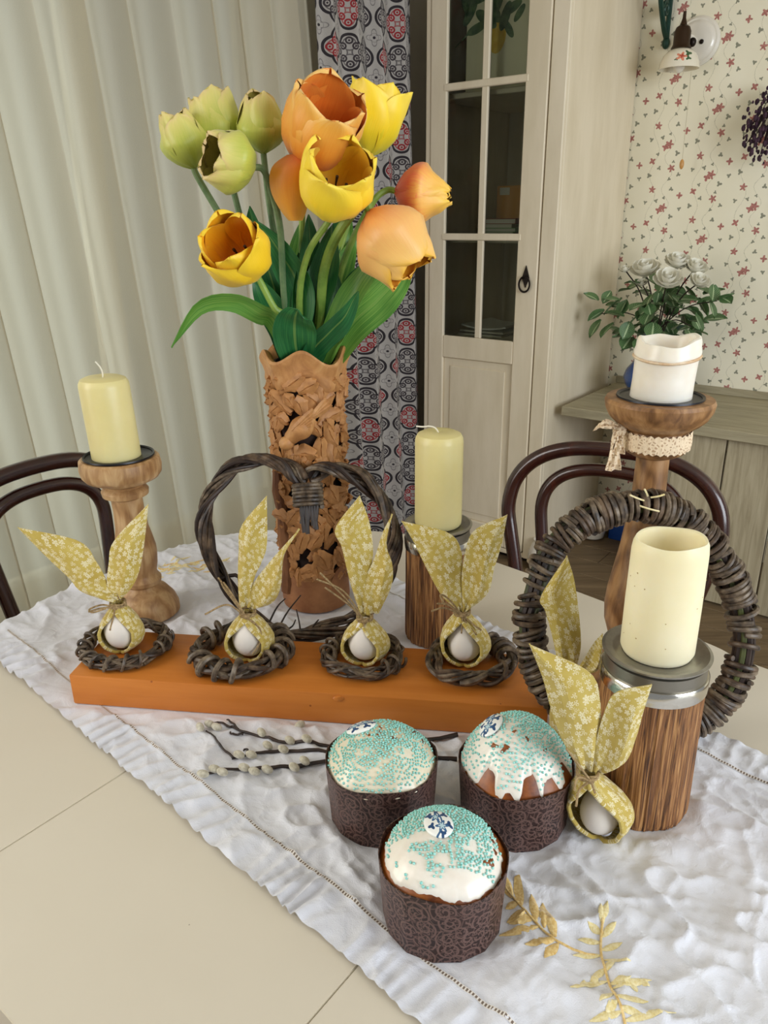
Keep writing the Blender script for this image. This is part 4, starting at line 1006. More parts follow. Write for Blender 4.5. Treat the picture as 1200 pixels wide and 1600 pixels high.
part('wax_flecks', merge(*sp), 'wax_speck', o, world=False, kind='stuff')
# ------------------------------------------------------------------ wicker wreaths
def twist_ring(center, R, a, seed, n_tw, tr, squash=1.0, mats=('twig', 'twig_brown')):
    """list of (points, radius, material) of twigs wound round a flat ring"""
    rnd = random.Random(seed); out = []
    for i in range(n_tw):
        ph0 = rnd.uniform(0, 2 * PI); arc = rnd.uniform(1.1, 2.0) * PI if i > 2 else 2.02 * PI; k = rnd.choice([2, 3, 3, 4]) * rnd.choice([1, 1, -1]); d0 = rnd.uniform(0, 2 * PI); aa = a * rnd.uniform(.55, 1.05)
        n = int(arc * 9) + 6; P = []
        for j in range(n):
            u = ph0 + arc * j / (n - 1); w = d0 + k * (u - ph0); r = R + aa * math.cos(w) + .0015 * math.sin(u * 5 + i)
            P.append((center[0] + r * math.cos(u) * squash, center[1] + r * math.sin(u), center[2] + a + tr * .9 + aa * math.sin(w) * .85))
        P = np.array(P); P[:, 2] = np.maximum(P[:, 2], center[2] + tr * 1.02)
        out.append((P, tr * rnd.uniform(.75, 1.2), rnd.choice(mats)))
    return out
def small_wreath(px, R, label, seed, a=.0085, n_tw=9, tr=.0029, knots=3):
    c = PZ(px[0], px[1], BT); c[2] = BT
    o = thing('twig_wreath', label, 'wreath', c, 0, 'small twig wreaths on the beam')
    for P, r, mt in twist_ring(c, R, a, seed, n_tw, tr): part('twig', tube(P, r * np.linspace(1.1, .8, len(P)), 7), mt, o)
    rnd = random.Random(seed + 50)
    for i in range(knots):   # short twigs coiled round the ring
        u0 = rnd.uniform(0, 2 * PI); t_ = np.linspace(0, rnd.uniform(1.6, 2.6) * 2 * PI, 34); P = []
        for t in t_:
            u = u0 + t * .055; r = R + (a + tr * 1.1) * math.cos(t); P.append((c[0] + r * math.cos(u), c[1] + r * math.sin(u), max(c[2] + tr, c[2] + a + tr + (a + tr * 1.1) * math.sin(t))))
        part('coiled_twig', tube(np.array(P), tr * .95, 7), 'twig', o)
    return c
WC = [small_wreath((198, 1014), .0515, 'small twig wreath round the leftmost bunny egg', 3, .0075, 11, .0021, 4),
      small_wreath((378, 1026), .055, 'small thick twig wreath round the second bunny egg from left', 8, .0095, 8, .0036, 5),
      small_wreath((568, 1033), .0455, 'small tightly wound twig wreath round the third bunny egg from left', 15, .0085, 14, .0022, 2),
      small_wreath((735, 1041), .0475, 'small twig wreath round the bunny egg at the right end of the beam', 22, .0085, 8, .0034, 2)]

# heart wreath leaning on the carved vase
hp0 = np.array([0, .935, CZ]); hn = np.array([0, -1.0, .42])
def HP(x, y, off=0.0): return PP(x, y, hp0 + np.array([0, off, 0]), hn)
hw = thing('heart_wreath', 'dark heart-shaped wicker wreath leaning against the carved vase', 'wreath', HP(430, 1000))
left = [(478, 752), (462, 742), (440, 727), (402, 718), (366, 728), (337, 758), (320, 800), (324, 845), (343, 892), (366, 930), (395, 965), (432, 996)]
right = [(482, 748), (500, 735), (532, 733), (568, 750), (598, 785), (614, 830), (612, 872), (598, 910), (578, 945), (545, 972), (490, 988), (430, 1000)]
hnn = hn / np.linalg.norm(hn)
def bundle(path, n_tw, a, tr, seed, parent, mats, k=5.0, name='twig'):
    rnd = random.Random(seed); C = smooth_path(path, 46); T, N, Bn = frames(C)
    for i in range(n_tw):
        d0 = 2 * PI * i / n_tw + rnd.uniform(-.3, .3); aa = a * rnd.uniform(.5, 1.0); kk = k * rnd.choice([1, 1, .7]); s0 = 0 if i < n_tw - 3 else rnd.randint(0, 12); s1 = 46 if i < n_tw - 2 else rnd.randint(30, 46)
        w = d0 + kk * np.linspace(0, 1, 46) * 2 * PI * .5; wob = 1 + .25 * np.sin(np.linspace(0, 9, 46) + i)
        P = C + (np.cos(w) * aa * wob)[:, None] * N + (np.sin(w) * aa * wob)[:, None] * Bn
        P = P[s0:s1]; part(name, tube(P, tr * rnd.uniform(.75, 1.2) * np.linspace(1.1, .75, len(P)), 7), rnd.choice(mats), parent)
bundle([HP(x, y) for x, y in left], 11, .0100, .0031, 4, hw, ('twig_brown', 'twig_dark', 'twig'))
bundle([HP(x, y) for x, y in right], 11, .0100, .0031, 6, hw, ('twig_brown', 'twig_dark', 'twig'))
tt = np.linspace(0, 6 * 2 * PI, 110); ctr0, ctr1 = HP(480, 757), HP(482, 792)
P = np.array([ctr0 + (ctr1 - ctr0) * t / tt[-1] + np.array([math.cos(t) * .0195, 0, 0]) + hnn * math.sin(t) * .014 for t in tt])
part('binding', tube(P, .0033, 7), 'twig', hw, label='grey willow binding coil')
for i in range(7):
    x = 470 + i * 4; part('twig_stub', tube(smooth_path([HP(x, 756, -.003 * (i % 2)), HP(x + 1, 795), HP(x + random.uniform(-3, 6), random.uniform(818, 838), .002)], 10), .0032, 7), 'twig_dark', hw)
for pts in ([(430, 992), (448, 958), (470, 930)], [(432, 990), (455, 980), (462, 968)], [(470, 996), (468, 975), (463, 952)], [(480, 992), (492, 975), (498, 968)], [(415, 985), (432, 950), (446, 935)], [(520, 985), (538, 968), (550, 962)]):
    part('side_twig', tube(smooth_path([HP(x, y, -.004) for x, y in pts], 8), np.linspace(.0016, .0008, 8), 6), 'twig_dark', hw)
part('end_twig', tube(smooth_path([HP(338, 905), (HP(372, 900)), HP(375, 935), HP(368, 950)], 12), .0028, 7), 'twig_dark', hw)

# large wrapped wreath leaning on the right candlestick
gp0 = np.array([.3, .733, CZ]); gn = np.array([0.06, -1.0, .26])
def GP(x, y): return PP(x, y, gp0, gn)
gw = thing('wrapped_wreath', 'large round wicker wreath wrapped with thick twigs, leaning behind the front candle', 'wreath', GP(985, 1135))
ring = [(826, 960), (832, 1020), (852, 1070), (890, 1112), (945, 1135), (1005, 1142), (1070, 1135), (1118, 1105), (1150, 1060), (1163, 1000), (1155, 940), (1135, 890), (1100, 838), (1058, 803), (1005, 790), (950, 798), (900, 822), (855, 870)]
C = smooth_path([GP(x, y) for x, y in ring + ring[:1]], 241)[:-1]
C[:, 2] = np.maximum(C[:, 2], CZ + .021)
gnn = gn / np.linalg.norm(gn); ctr = C.mean(0)
T = np.roll(C, -1, 0) - np.roll(C, 1, 0); T /= np.linalg.norm(T, axis=1)[:, None]; NN = np.cross(T, gnn); NN /= np.linalg.norm(NN, axis=1)[:, None]; BB = np.cross(T, NN)
rnd = random.Random(5)
for i in range(9):
    d0 = 2 * PI * i / 9; aa = .0085; P = C + NN * aa * math.cos(d0) + BB * aa * math.sin(d0); part('core_twig', tube(P, .0037, 6, closed=True), 'twig_green' if i % 3 == 0 else 'twig_dark', gw)
part('core_twig', tube(C, .006, 6, closed=True), 'twig_dark', gw)
pos = 0.0; cnt = 0
def gapzone(x, y): return x > 1120 and 960 < y < 1050
while pos < 240 and cnt < 170:
    i0 = pos; turns = rnd.choice([1.05, 1.1, 2.1]); n = int(20 * turns) + 4; tw = rnd.uniform(-.9, .9); rr_ = rnd.uniform(.0145, .0178); ph = rnd.uniform(0, 6.28); adv = 2.0 * turns
    P = []
    for j in range(n):
        u = j / (n - 1); t = ph + u * turns * 2 * PI; idx = (i0 + u * adv + 1.5 * math.sin(t + 1.0) * tw) % 240; a0 = int(idx) % 240; b0 = (a0 + 1) % 240; f = idx - int(idx)
        c = C[a0] * (1 - f) + C[b0] * f; P.append(c + NN[a0] * math.cos(t) * rr_ + BB[a0] * math.sin(t) * rr_ * .95)
    P = np.array(P); P[:, 2] = np.maximum(P[:, 2], CZ + .003)
    part('wrapping_twig', tube(P, rnd.uniform(.0027, .0036), 7), rnd.choice(['twig', 'twig', 'twig_brown']), gw); cnt += 1
    zone = C[int(i0) % 240]; v = zone - CAM; zc = v @ fw; X = 600 + FPX * (v @ rt) / zc; Yp = 800 - FPX * (v @ up) / zc
    pos += adv * (.9 if turns < 1.5 else 1.0) + (rnd.uniform(2.0, 4.5) if gapzone(X, Yp) else rnd.uniform(-.35, .25))
for x, y, dx, dy in [(1000, 775, -25, -12), (1010, 770, 18, -8), (990, 782, 30, 6), (1005, 768, -8, -14)]:
    part('straw_end', tube(smooth_path([GP(x, y) + np.array([0, -.015, 0]), GP(x + dx * .5, y + dy * .5) + np.array([0, -.02, 0]), GP(x + dx, y + dy) + np.array([0, -.022, 0])], 6), .0011, 5), 'pale_gold_thread', gw)
part('twig_stub', tube([GP(858, 1035) + np.array([0, -.02, 0]), GP(836, 1022) + np.array([0, -.03, 0])], .0016, 6), 'twig_brown', gw)

# ------------------------------------------------------------------ bunny eggs
def ear(name, L, R, p0, fold, parent, th=.0013, lay=0.0, sgn=1):
    n0 = np.array([0, -1.0, .15 + lay]); L = smooth_path([PP(x, y, p0, n0) for x, y in L], 18); R = smooth_path([PP(x, y, p0, n0) for x, y in R], 18); P = []; uv = []
    for i in range(18):
        v = i / 17; w = np.linalg.norm(R[i] - L[i])
        for c in np.linspace(0, 1, 9):
            ck = .3 if sgn > 0 else .68; d = fold * 1.25 * math.sin(PI * v ** .8) ** .8 * (c / ck if c < ck else (1 - c) / (1 - ck)) + .0018 * math.sin(c * 9 + v * 5) * (1 - v)
            P.append(L[i] * (1 - c) + R[i] * c + np.array([0, -d, 0])); uv.append((c * max(w, .01) + (0 if sgn > 0 else .37), v * .11))
    V, F = grid(np.array(P).reshape(18, 9, 3)); n = len(V); V, F = shell(V, [q[::-1] for q in F], th)
    return part(name, (V, F), 'mustard_napkin', parent, uv=np.vstack([uv, np.array(uv) + .013]), sharp=14)
def bunny(label, base, ears, neckpx, Rw=.031, Hn=.062, yaw=0.0, lean=(0, 0), open_=1.05, ends=(), kn=0, lay=0.0, eggz=.0, egg_s=1.0):
    o = thing('bunny_egg', label, 'egg', base, 0, 'bunny eggs wrapped in napkins')
    neck = PY(*neckpx, base[1] + lean[1]); H = neck[2] - base[2]; off = neck - base
    def axis(z): f = np.clip(z / H, 0, 1); return base[0] + off[0] * f ** 1.5, base[1] + off[1] * f ** 1.5
    kf = (.032 * egg_s / H) ** 1.5; ec = base + np.array([off[0] * kf, off[1] * kf - .001, .030 * egg_s + .002])
    # egg: pointed end up
    b = np.linspace(-PI / 2, PI / 2, 18); pr = [(max(.0001, .0215 * egg_s * math.cos(t) * (1 - .14 * math.sin(t))), .029 * egg_s * math.sin(t)) for t in b]
    part('egg', lathe(pr, 32, ec, caps=False), 'egg_white', o, label='white hen egg')
    front = -PI / 2 + yaw; rows = []; uv = []; nz = 26; na = 34; er = []; el = []
    for i in range(nz):
        f = i / (nz - 1); z = H * f + .0008
        prof = np.interp(f, [0, .04, .14, .3, .45, .6, .75, .86, .93, 1.0], [.35, .6, .86, 1.0, .98, .86, .64, .44, .31, .28]) * Rw
        dl = open_ * np.interp(f, [0, .05, .12, .3, .5, .65, .8, .88, 1], [.05, .35, .62, .82, .85, .68, .35, .06, .03])
        cx, cy = axis(z); row = []
        for j in range(na):
            t = front + dl + (2 * PI - 2 * dl) * j / (na - 1); fr_ = max(0, (f - .55) / .45)
            r = prof * (1 + .10 * fr_ * math.sin(t * 9 + 1.0) + .03 * math.sin(t * 3 + f * 5)); row.append((cx + r * math.cos(t), cy + r * math.sin(t), base[2] + z)); uv.append((t * .028, f * .08))
        rows.append(row); el.append(row[0]); er.append(row[-1])
    V, F = grid(np.array(rows), cv=False); V, F = shell(V, F, -.0012)
    wr = part('napkin_wrap', (V, F), 'mustard_napkin', o, uv=np.vstack([uv, uv]), sharp=60)
    for ed in (el, er):
        part('rolled_edge', tube(np.array(ed)[:24], .0022, 7), 'mustard_napkin', wr, uv=np.repeat(np.stack([np.zeros(24), np.linspace(0, .08, 24)], -1), 7, 0))
    for n_, (L, R_, fold, sg) in enumerate(ears): ear('ear', L, R_, neck + np.array([0, -.001 - .001 * n_, 0]), fold, o, lay=lay, sgn=1 - 2 * n_)
    t_ = np.linspace(0, 5 * PI, 60); P = np.stack([neck[0] + .0098 * np.cos(t_), neck[1] + .0098 * np.sin(t_), neck[2] - .004 + .0016 * t_ / PI + .001 * np.sin(3 * t_)], -1)
    part('twine_wrap', tube(P, .0013, 6), 'jute', o); part('twine_knot', blob(neck + np.array([0, -.011, 0]), .0042, .0035, .0035, 8, 6), 'jute', o)
    for pts in ends: part('twine_end', tube(smooth_path([neck + np.array([0, -.0115, 0])] + [PY(x, y, neck[1] - .014 - .006 * q) for q, (x, y) in enumerate(pts)], 18), .00115, 6), 'jute', o)
    return o
def B(px, z=None): p = PZ(px[0], px[1], (BT if z is None else z) + .001); return p
bunny('bunny-eared egg at the left end of the beam with ears spread wide', B((194, 1012)), [
    ([(176, 942), (128, 924), (108, 903), (74, 872), (27, 824)], [(186, 936), (166, 906), (150, 878), (122, 845), (27, 824)], .006, 1),
    ([(180, 930), (168, 916), (170, 880), (178, 845), (232, 787)], [(189, 936), (206, 918), (218, 890), (226, 845), (232, 787)], .007, 1)], (184, 943), Rw=.029, yaw=-.05, ends=[[(160, 945), (140, 952), (145, 957), (165, 951)], [(178, 960), (172, 985)], [(160, 950), (138, 956)]])
bunny('bunny-eared egg second from the left with one folded drooping ear', B((392, 1024)), [
    ([(374, 950), (372, 905), (373, 860), (377, 822), (416, 775)], [(392, 946), (397, 905), (408, 880), (417, 850), (417, 775)], .009, 1),
    ([(386, 948), (396, 912), (418, 882), (446, 850), (468, 826)], [(396, 952), (426, 942), (439, 915), (444, 868), (468, 826)], .012, 1)], (387, 957), Rw=.032, yaw=-.15, ends=[[(350, 915), (341, 903)], [(352, 922), (345, 908)], [(360, 925), (349, 910)], [(355, 945), (320, 960)], [(404, 980), (408, 1000), (395, 1022)], [(408, 985), (412, 1012), (412, 1030)]])
bunny('bunny-eared egg third from the left standing before the carved vase', B((571, 1030)), [
    ([(562, 958), (546, 905), (534, 855), (524, 825), (562, 774)], [(572, 958), (577, 905), (583, 862), (577, 815), (562, 774)], .007, 1),
    ([(572, 960), (566, 915), (585, 872), (598, 832), (613, 803)], [(592, 958), (612, 915), (613, 882), (604, 850), (613, 803)], .010, 1)], (570, 964), Rw=.0315, yaw=-.3, ends=[[(540, 935), (500, 895)], [(538, 925), (495, 905)], [(568, 985), (570, 1010)], [(545, 945), (508, 918)]])
bunny('bunny-eared egg at the right end of the beam with broad pointed ears', B((727, 1032)), [
    ([(717, 955), (690, 930), (664, 883), (648, 850), (627, 814)], [(723, 955), (722, 905), (721, 862), (700, 832), (627, 814)], .007, 1),
    ([(723, 955), (721, 905), (727, 862), (742, 828), (793, 804)], [(727, 957), (762, 928), (772, 890), (784, 850), (793, 804)], .007, 1)], (722, 955), Rw=.0325, yaw=-.25, ends=[[(700, 935), (688, 930), (695, 945)], [(695, 950), (674, 955)], [(700, 945), (683, 943)], [(735, 972), (752, 985)], [(730, 975), (745, 992)], [(722, 975), (721, 990)]])
bunny('large bunny-eared egg leaning on the front trunk candle holder', B((940, 1296), CZ + .002), [
    ([(905, 1202), (878, 1155), (860, 1105), (848, 1060), (827, 1007)], [(926, 1205), (938, 1150), (938, 1095), (920, 1050), (827, 1007)], .008, 1),
    ([(927, 1205), (930, 1160), (946, 1108), (965, 1082), (1019, 1070)], [(943, 1208), (978, 1192), (995, 1152), (1006, 1110), (1019, 1070)], .008, 1)], (918, 1207), Rw=.032, yaw=-.45, lean=(0, -.010), open_=1.1, egg_s=.88, lay=-.42, ends=[[(905, 1235), (900, 1260)], [(925, 1225), (930, 1240)], [(900, 1190), (885, 1170)], [(903, 1215), (897, 1235)]])
bunny('bunny-eared egg half hidden between the front bunny and the large wreath', B((899, 1172), CZ + .002), [
    ([(872, 1040), (864, 1000), (852, 955), (845, 932), (886, 868)], [(900, 1045), (908, 1010), (905, 960), (897, 905), (886, 868)], .006, 1),
    ([(900, 1046), (914, 1026), (930, 1002), (942, 990)], [(922, 1052), (937, 1046), (941, 1020), (942, 990)], .006, 1)], (893, 1052), Rw=.030, yaw=.4, ends=[[(880, 1060), (870, 1050)]])
# ------------------------------------------------------------------ carved vase
VA = pVA; VH = .392
va = thing('carved_vase', 'carved terracotta-brown vase with pierced leaves, bird and wavy rim', 'vase', VA)
def vr(z): return float(np.interp(z, [0, .02, .06, .15, .25, .36, .40], [.052, .0535, .0515, .0505, .0515, .0545, .056]))
zs_ = np.linspace(.04, .37, 24)
part('inner_wall', lathe([(vr(z) - .0065, z) for z in zs_] + [(.045, .385), (.042, .385), (.04, .3), (.04, .06), (.0001, .05)], 48, VA), 'terracotta_recess_shade', va)
# solid foot whose upper edge is cut into leaf tips
n = 96; a = np.linspace(0, 2 * PI, n, endpoint=False); topz = .052 + .02 * (np.abs(np.sin(a * 3.5 + .6)) - .4) + .01 * vnoise(a * 5, 0 * a, 2)
P = np.array([np.stack([(r) * np.cos(a), r * np.sin(a), z * np.ones(n)], -1) for r, z in [(.048, 0), (.0525, .003), (.0535, .012), (.053, .03)]] + [np.stack([(vr(.05) + .001) * np.cos(a), (vr(.05) + .001) * np.sin(a), topz], -1), np.stack([(vr(.05) - .006) * np.cos(a), (vr(.05) - .006) * np.sin(a), topz - .002], -1)]) + VA
V, F = grid(P, cv=True); part('foot', (V, [q[::-1] for q in F] + [tuple(range(n))]), 'terracotta_base', va)
def carved_leaf(L, w, seed):
    rnd = random.Random(seed); P = []; c = rnd.uniform(-.22, .22)
    for v in np.linspace(0, 1, 9):
        ww = w * (max(0.015, math.sin(PI * (v ** 1.15 * .97 + .02))) ** .85) * (1 + .16 * math.sin(v * 13 + seed * 2))
        for u in (-1, -.6, -.18, 0, .18, .6, 1): P.append((u * ww + c * L * v * v, v * L - L / 2, .0036 * (1 - abs(u) ** 2.2) - .0016 * (u == 0) + .0045 * (v - .45) ** 2 * 2 + .0008 * math.sin(v * 25 + abs(u) * 6)))
    V, F = grid(np.array(P).reshape(9, 7, 3)); return shell(V, [q for q in F], .004)
LM = [mk('carved_leaf', carved_leaf(l, w, i), 'terracotta', sharp=30) for i, (l, w) in enumerate([(.032, .0098), (.028, .0088), (.038, .0084), (.024, .0098), (.030, .0108)])]
rnd = random.Random(12)
BIRD_T, BIRD_Z = -PI / 2 - .12, .297
def vplace(t, z, rot, r, sc=1.0, tilt=0.0):
    e1 = np.array([-math.sin(t), math.cos(t), 0]); e3 = np.array([math.cos(t), math.sin(t), 0]); e2 = np.array([0, 0, 1.0])
    x = e1 * math.cos(rot) + e2 * math.sin(rot); y = -e1 * math.sin(rot) + e2 * math.cos(rot)
    y2 = y * math.cos(tilt) + e3 * math.sin(tilt); z2 = e3 * math.cos(tilt) - y * math.sin(tilt)
    M_ = np.eye(4); M_[:3, 0], M_[:3, 1], M_[:3, 2] = x * sc, y2 * sc, z2 * sc; M_[:3, 3] = e3 * r + e2 * z; return M_
for row in range(16):
    z = .060 + row * .0198
    for j in range(16):
        t = 2 * PI * (j + .5 * (row % 2)) / 16 + rnd.uniform(-.13, .13); zz = z + rnd.uniform(-.007, .007)
        if abs((t - BIRD_T + PI) % (2 * PI) - PI) < .42 and abs(zz - BIRD_Z) < .024: continue
        inst('carved_leaf', rnd.choice(LM), va, vplace(t, zz, rnd.uniform(-1.5, 1.5), vr(zz) - .0035 + rnd.uniform(-.0035, .003), rnd.uniform(.8, 1.15), rnd.uniform(-.2, .25)))
for i in range(26):
    t = rnd.uniform(0, 2 * PI); zz = rnd.uniform(.08, .36); part('carved_berry', blob(VA + np.array([vr(zz) * math.cos(t), vr(zz) * math.sin(t), zz]), .0055, .0055, .0055, 8, 6), 'terracotta', va)
bt = np.linspace(.03, .23, 12); P = [VA + np.array([(vr(z) - .003) * math.cos(-PI / 2 - 1.05 + .15 * math.sin(z * 20)), (vr(z) - .003) * math.sin(-PI / 2 - 1.05 + .15 * math.sin(z * 20)), z]) for z in bt]
part('carved_trunk', tube(np.array(P), .0115 - .002 * np.sin(bt * 90), 10), 'vase_bark', va)
# bird
Mb = vplace(BIRD_T, BIRD_Z, .75 - PI / 2, vr(BIRD_Z) + .002)
def onv(g): return xf(g, Mb)[0] + 0, g[1]
def bpart(n_, g, par=None): V, F = xf(g, Mb); return part(n_, (V, F), 'terracotta', par or va, world=False)
u = np.linspace(0, 1, 12); bd = bpart('carved_bird', tube(np.array([(0, -.03 + .06 * k, .004 * math.sin(k * PI)) for k in u]), 1.22 * np.array([.0015, .006, .0085, .009, .0105, .0125, .0135, .013, .0115, .009, .006, .002]), 12))
bpart('bird_head', blob((.001, -.027, .006), .0105, .0115, .0105), bd)
def feather(x0, L, w, zo, rot):
    P = []
    for v in np.linspace(0, 1, 8):
        for q in (-1, 0, 1): P.append((q * w * math.sin(PI * (v * .85 + .1)), v * L, zo + .0018 * (1 - abs(q))))
    g = grid(np.array(P).reshape(8, 3, 3)); g = shell(*g, .002); return xf(g, np.array(Matrix.Translation((x0, -.004, 0)) @ Matrix.Rotation(rot, 4, 'Z')))
for i in range(6): bpart('wing_feather', feather(-.007 + .002 * i, .044 - .005 * i, .0033, .0152 - .0007 * i, -.10 - .05 * i + .12), bd)
for i in range(3): bpart('tail_feather', xf(feather(0, .036, .0035, .003, -.15 + .15 * i), np.array(Matrix.Translation((0, .028, 0)))), bd)
# wavy rim
a = np.linspace(0, 2 * PI, 120, endpoint=False); wv = .0085 * np.sin(a * 5 + 2.9) + .003 * np.sin(a * 3 + 1); wr_ = 1 + .05 * np.sin(a * 5 + 2.9 + 3.0)
rings = [(.050, -.036), (.0555, -.034), (.0585, -.026), (.0575, -.018), (.0605, -.008), (.0635, -.002), (.0645, .002), (.0625, .0055), (.058, .005), (.053, .001), (.049, -.01), (.046, -.03)]
P = np.array([np.stack([r * wr_ * np.cos(a), r * wr_ * np.sin(a), VH + z + wv], -1) for r, z in rings]) + VA
V, F = grid(P, cu=True, cv=True); part('wavy_rim', (V, [q[::-1] for q in F]), 'terracotta', va)

# ------------------------------------------------------------------ tulips
VT = VA + np.array([0, 0, VH])
def petal(L, R, open_, ph, inner, rnd, droop=0):
    P = []; uv = []; nv, nu = 20, 11; jl = rnd.uniform(.94, 1.06); jo = open_ + rnd.uniform(-.1, .1); jw = rnd.uniform(.95, 1.08)
    kv = [0, .06, .15, .3, .45, .62, .8, .92, 1.0]
    kr = [.06, .33, .62, .90, 1.0, 1.0 * .6 + jo * .42, .35 + .64 * jo, .12 + .87 * jo, jo * .98 + .02]
    kw = [35, 52, 62, 68, 70, 69, 62, 51, 32]
    for i in range(nv):
        v = 1 - (1 - i / (nv - 1)) ** 1.35; r = np.interp(v, kv, kr) * R * (.90 if inner else 1.0); w = math.radians(np.interp(v, kv, kw) if v < .45 else 71 * max(.0004, 1 - ((v - .45) / .55) ** 2.7) ** .62 + 2) * jw
        z = L * jl * (1 - (1 - v) ** 1.15 if v < 1 else 1.0)
        for j in range(nu):
            u_ = 2 * j / (nu - 1) - 1; th_ = ph + u_ * w; rr = r * (1 - .10 * u_ * u_ + (.03 if abs(u_) < .15 else 0)) + .0015 * math.sin(u_ * 7 + v * 9 + ph)
            zz = z - .05 * L * u_ * u_ * v * v
            P.append((rr * math.cos(th_), rr * math.sin(th_), zz)); uv.append((u_ * .5 + .5, v))
    V, F = grid(np.array(P).reshape(nv, nu, 3)); return V, [q[::-1] for q in F], np.array(uv)
def tulip(label, base, tip, Y, dY, R, open_, mat, stem, seed, stem_mat='tulip_stem', leaves=(), Ls=1.0, stamens=True, roll=0.0, sr=.0042):
    rnd = random.Random(seed); b = PY(*base, Y); t = PY(*tip, Y + dY); ax = t - b; L = np.linalg.norm(ax) * Ls; M_ = axis_mat(b, ax, roll)
    o = thing('tulip', label, 'flower', b, 0, 'tulips in the carved vase')
    for k in range(6):
        V, F, uv = petal(L * (1.0 if k % 2 else .97), R, open_, k * PI / 3, k % 2, rnd); g = xf((V, F), M_)
        part('petal', g, mat, o, uv=uv, sharp=0)
    axn = ax / np.linalg.norm(ax)
    s0 = VT + np.array([(b[0] - VT[0]) * .12, (b[1] - VT[1]) * .12 + rnd.uniform(-.012, .012), -.03])
    P = smooth_path([s0] + [PY(x, y, yy) for x, y, yy in stem] + [b - axn * .012, b + axn * .004], 26)
    part('stem', tube(P, sr * np.linspace(1.15, .95, 26), 9), stem_mat, o)
    if stamens:
        part('pistil', xf(lathe([(.003, 0), (.0035, L * .35), (.005, L * .42), (.0001, L * .44)], 10), M_), 'stamen', o)
        for k in range(5):
            a_ = k * 1.257; q = xf(tube(np.array([(.004 * math.cos(a_), .004 * math.sin(a_), .01), (.012 * math.cos(a_), .012 * math.sin(a_), L * .35), (.013 * math.cos(a_), .013 * math.sin(a_), L * .52)]), np.array([.0008, .0009, .002]), 6), M_); part('stamen', q, 'stamen', o)
    for (pts, w, mt, rl) in leaves: leaf(o, pts, w, mt, rl)
    return o, M_, L
def leaf(parent, pts, w, mat, roll=0.0, fold=.25, tipw=0.0):
    C = smooth_path([PY(*p) if isinstance(p, tuple) else p for p in pts], 22); T, _, _ = frames(C); P = []; uv = []
    for i in range(22):
        v = i / 21; view = CAM - C[i]; view /= np.linalg.norm(view); s_ = np.cross(T[i], view); s_ /= np.linalg.norm(s_) + 1e-9; nn = np.cross(s_, T[i])
        s2 = s_ * math.cos(roll) + nn * math.sin(roll); n2 = np.cross(s2, T[i]); ww = w * max(.02, (math.sin(PI * min(1, v * .86 + .14)) ** .75))
        for u_ in np.linspace(-1, 1, 7): P.append(C[i] + s2 * ww * u_ + n2 * ww * fold * (abs(u_) ** 1.5 - .5) + n2 * .001 * math.sin(v * 20 + u_ * 3)); uv.append((u_ * .5 + .5, v))
    V, F = shell(*grid(np.array(P).reshape(22, 7, 3)), .0007); part('leaf', (V, F), mat, parent, uv=np.vstack([uv, uv]), sharp=60)
LD, LG = 'tulip_leaf_dark', 'tulip_leaf'
Yv = VA[1]
tulip('slim pale green tulip at far left of the bouquet', (304, 264), (268, 172), Yv - .01, -.01, .031, .62, 'tulip_green', [(412, 470, Yv), (358, 362, Yv)], 1, 'tulip_stem_grey', Ls=1.0)
tulip('pale green tulip standing behind the tilted green one', (352, 250), (322, 146), Yv + .03, 0, .036, .72, 'tulip_green', [(430, 480, Yv + .02), (385, 370, Yv + .03)], 2, 'tulip_stem_grey', stamens=False)
tulip('lime green tulip tilted left towards the camera', (398, 262), (316, 240), Yv - .06, -.04, .037, .72, 'tulip_green', [(446, 480, Yv - .02), (438, 360, Yv - .04), (424, 300, Yv - .05)], 3, 'tulip_stem_grey', Ls=.95, roll=.5)
tulip('upright closed green tulip next to the orange one', (412, 240), (404, 143), Yv + .01, -.02, .034, .5, 'tulip_green', [(448, 470, Yv), (424, 340, Yv + .01)], 4, 'tulip_stem_grey',
      leaves=[([VT + np.array([-.02, 0, -.02]), (428, 450, Yv), (402, 380, Yv), (390, 322, Yv - .01)], .019, LD, .3)])
o5, M5, L5 = tulip('large open orange tulip with one petal hanging down', (478, 262), (522, 150), Yv - .03, -.055, .047, 1.0, 'tulip_orange', [(474, 470, Yv), (472, 370, Yv - .01)], 5, Ls=1.02, roll=.2)
C = smooth_path([PY(468, 240, Yv - .075), PY(455, 262, Yv - .085), PY(452, 300, Yv - .08), PY(460, 345, Yv - .07)], 14); P = []; uv = []
for i, c in enumerate(C):
    v = i / 13; w = .027 * math.sin(PI * (v * .8 + .15)) ** .6
    for u_ in np.linspace(-1, 1, 7): P.append(c + np.array([u_ * w, .016 * u_ * u_, 0])); uv.append((u_ * .5 + .5, v * .8))
part('petal', grid(np.array(P).reshape(14, 7, 3)), 'tulip_orange', o5, uv=np.array(uv), sharp=0)
tulip('bright yellow tulip with flared petals behind the orange one', (572, 246), (592, 132), Yv + .05, 0, .039, 1.08, 'tulip_lemon', [(508, 470, Yv + .02), (540, 360, Yv + .04)], 6, stamens=False,
      leaves=[([VT + np.array([-.01, .02, -.02]), (470, 480, Yv + .03), (462, 420, Yv + .04), (470, 345, Yv + .05)], .02, LG, .3), ([VT + np.array([.01, .01, -.02]), (505, 500, Yv + .02), (530, 430, Yv + .03), (556, 372, Yv + .04)], .024, LG, -.2), ([VT + np.array([.02, .02, -.02]), (520, 460, Yv + .03), (535, 390, Yv + .04), (545, 325, Yv + .05)], .02, LG, -.4), ([VT + np.array([.0, .02, -.02]), (500, 450, Yv + .03), (520, 380, Yv + .04), (540, 330, Yv + .05)], .018, LD, .5)])
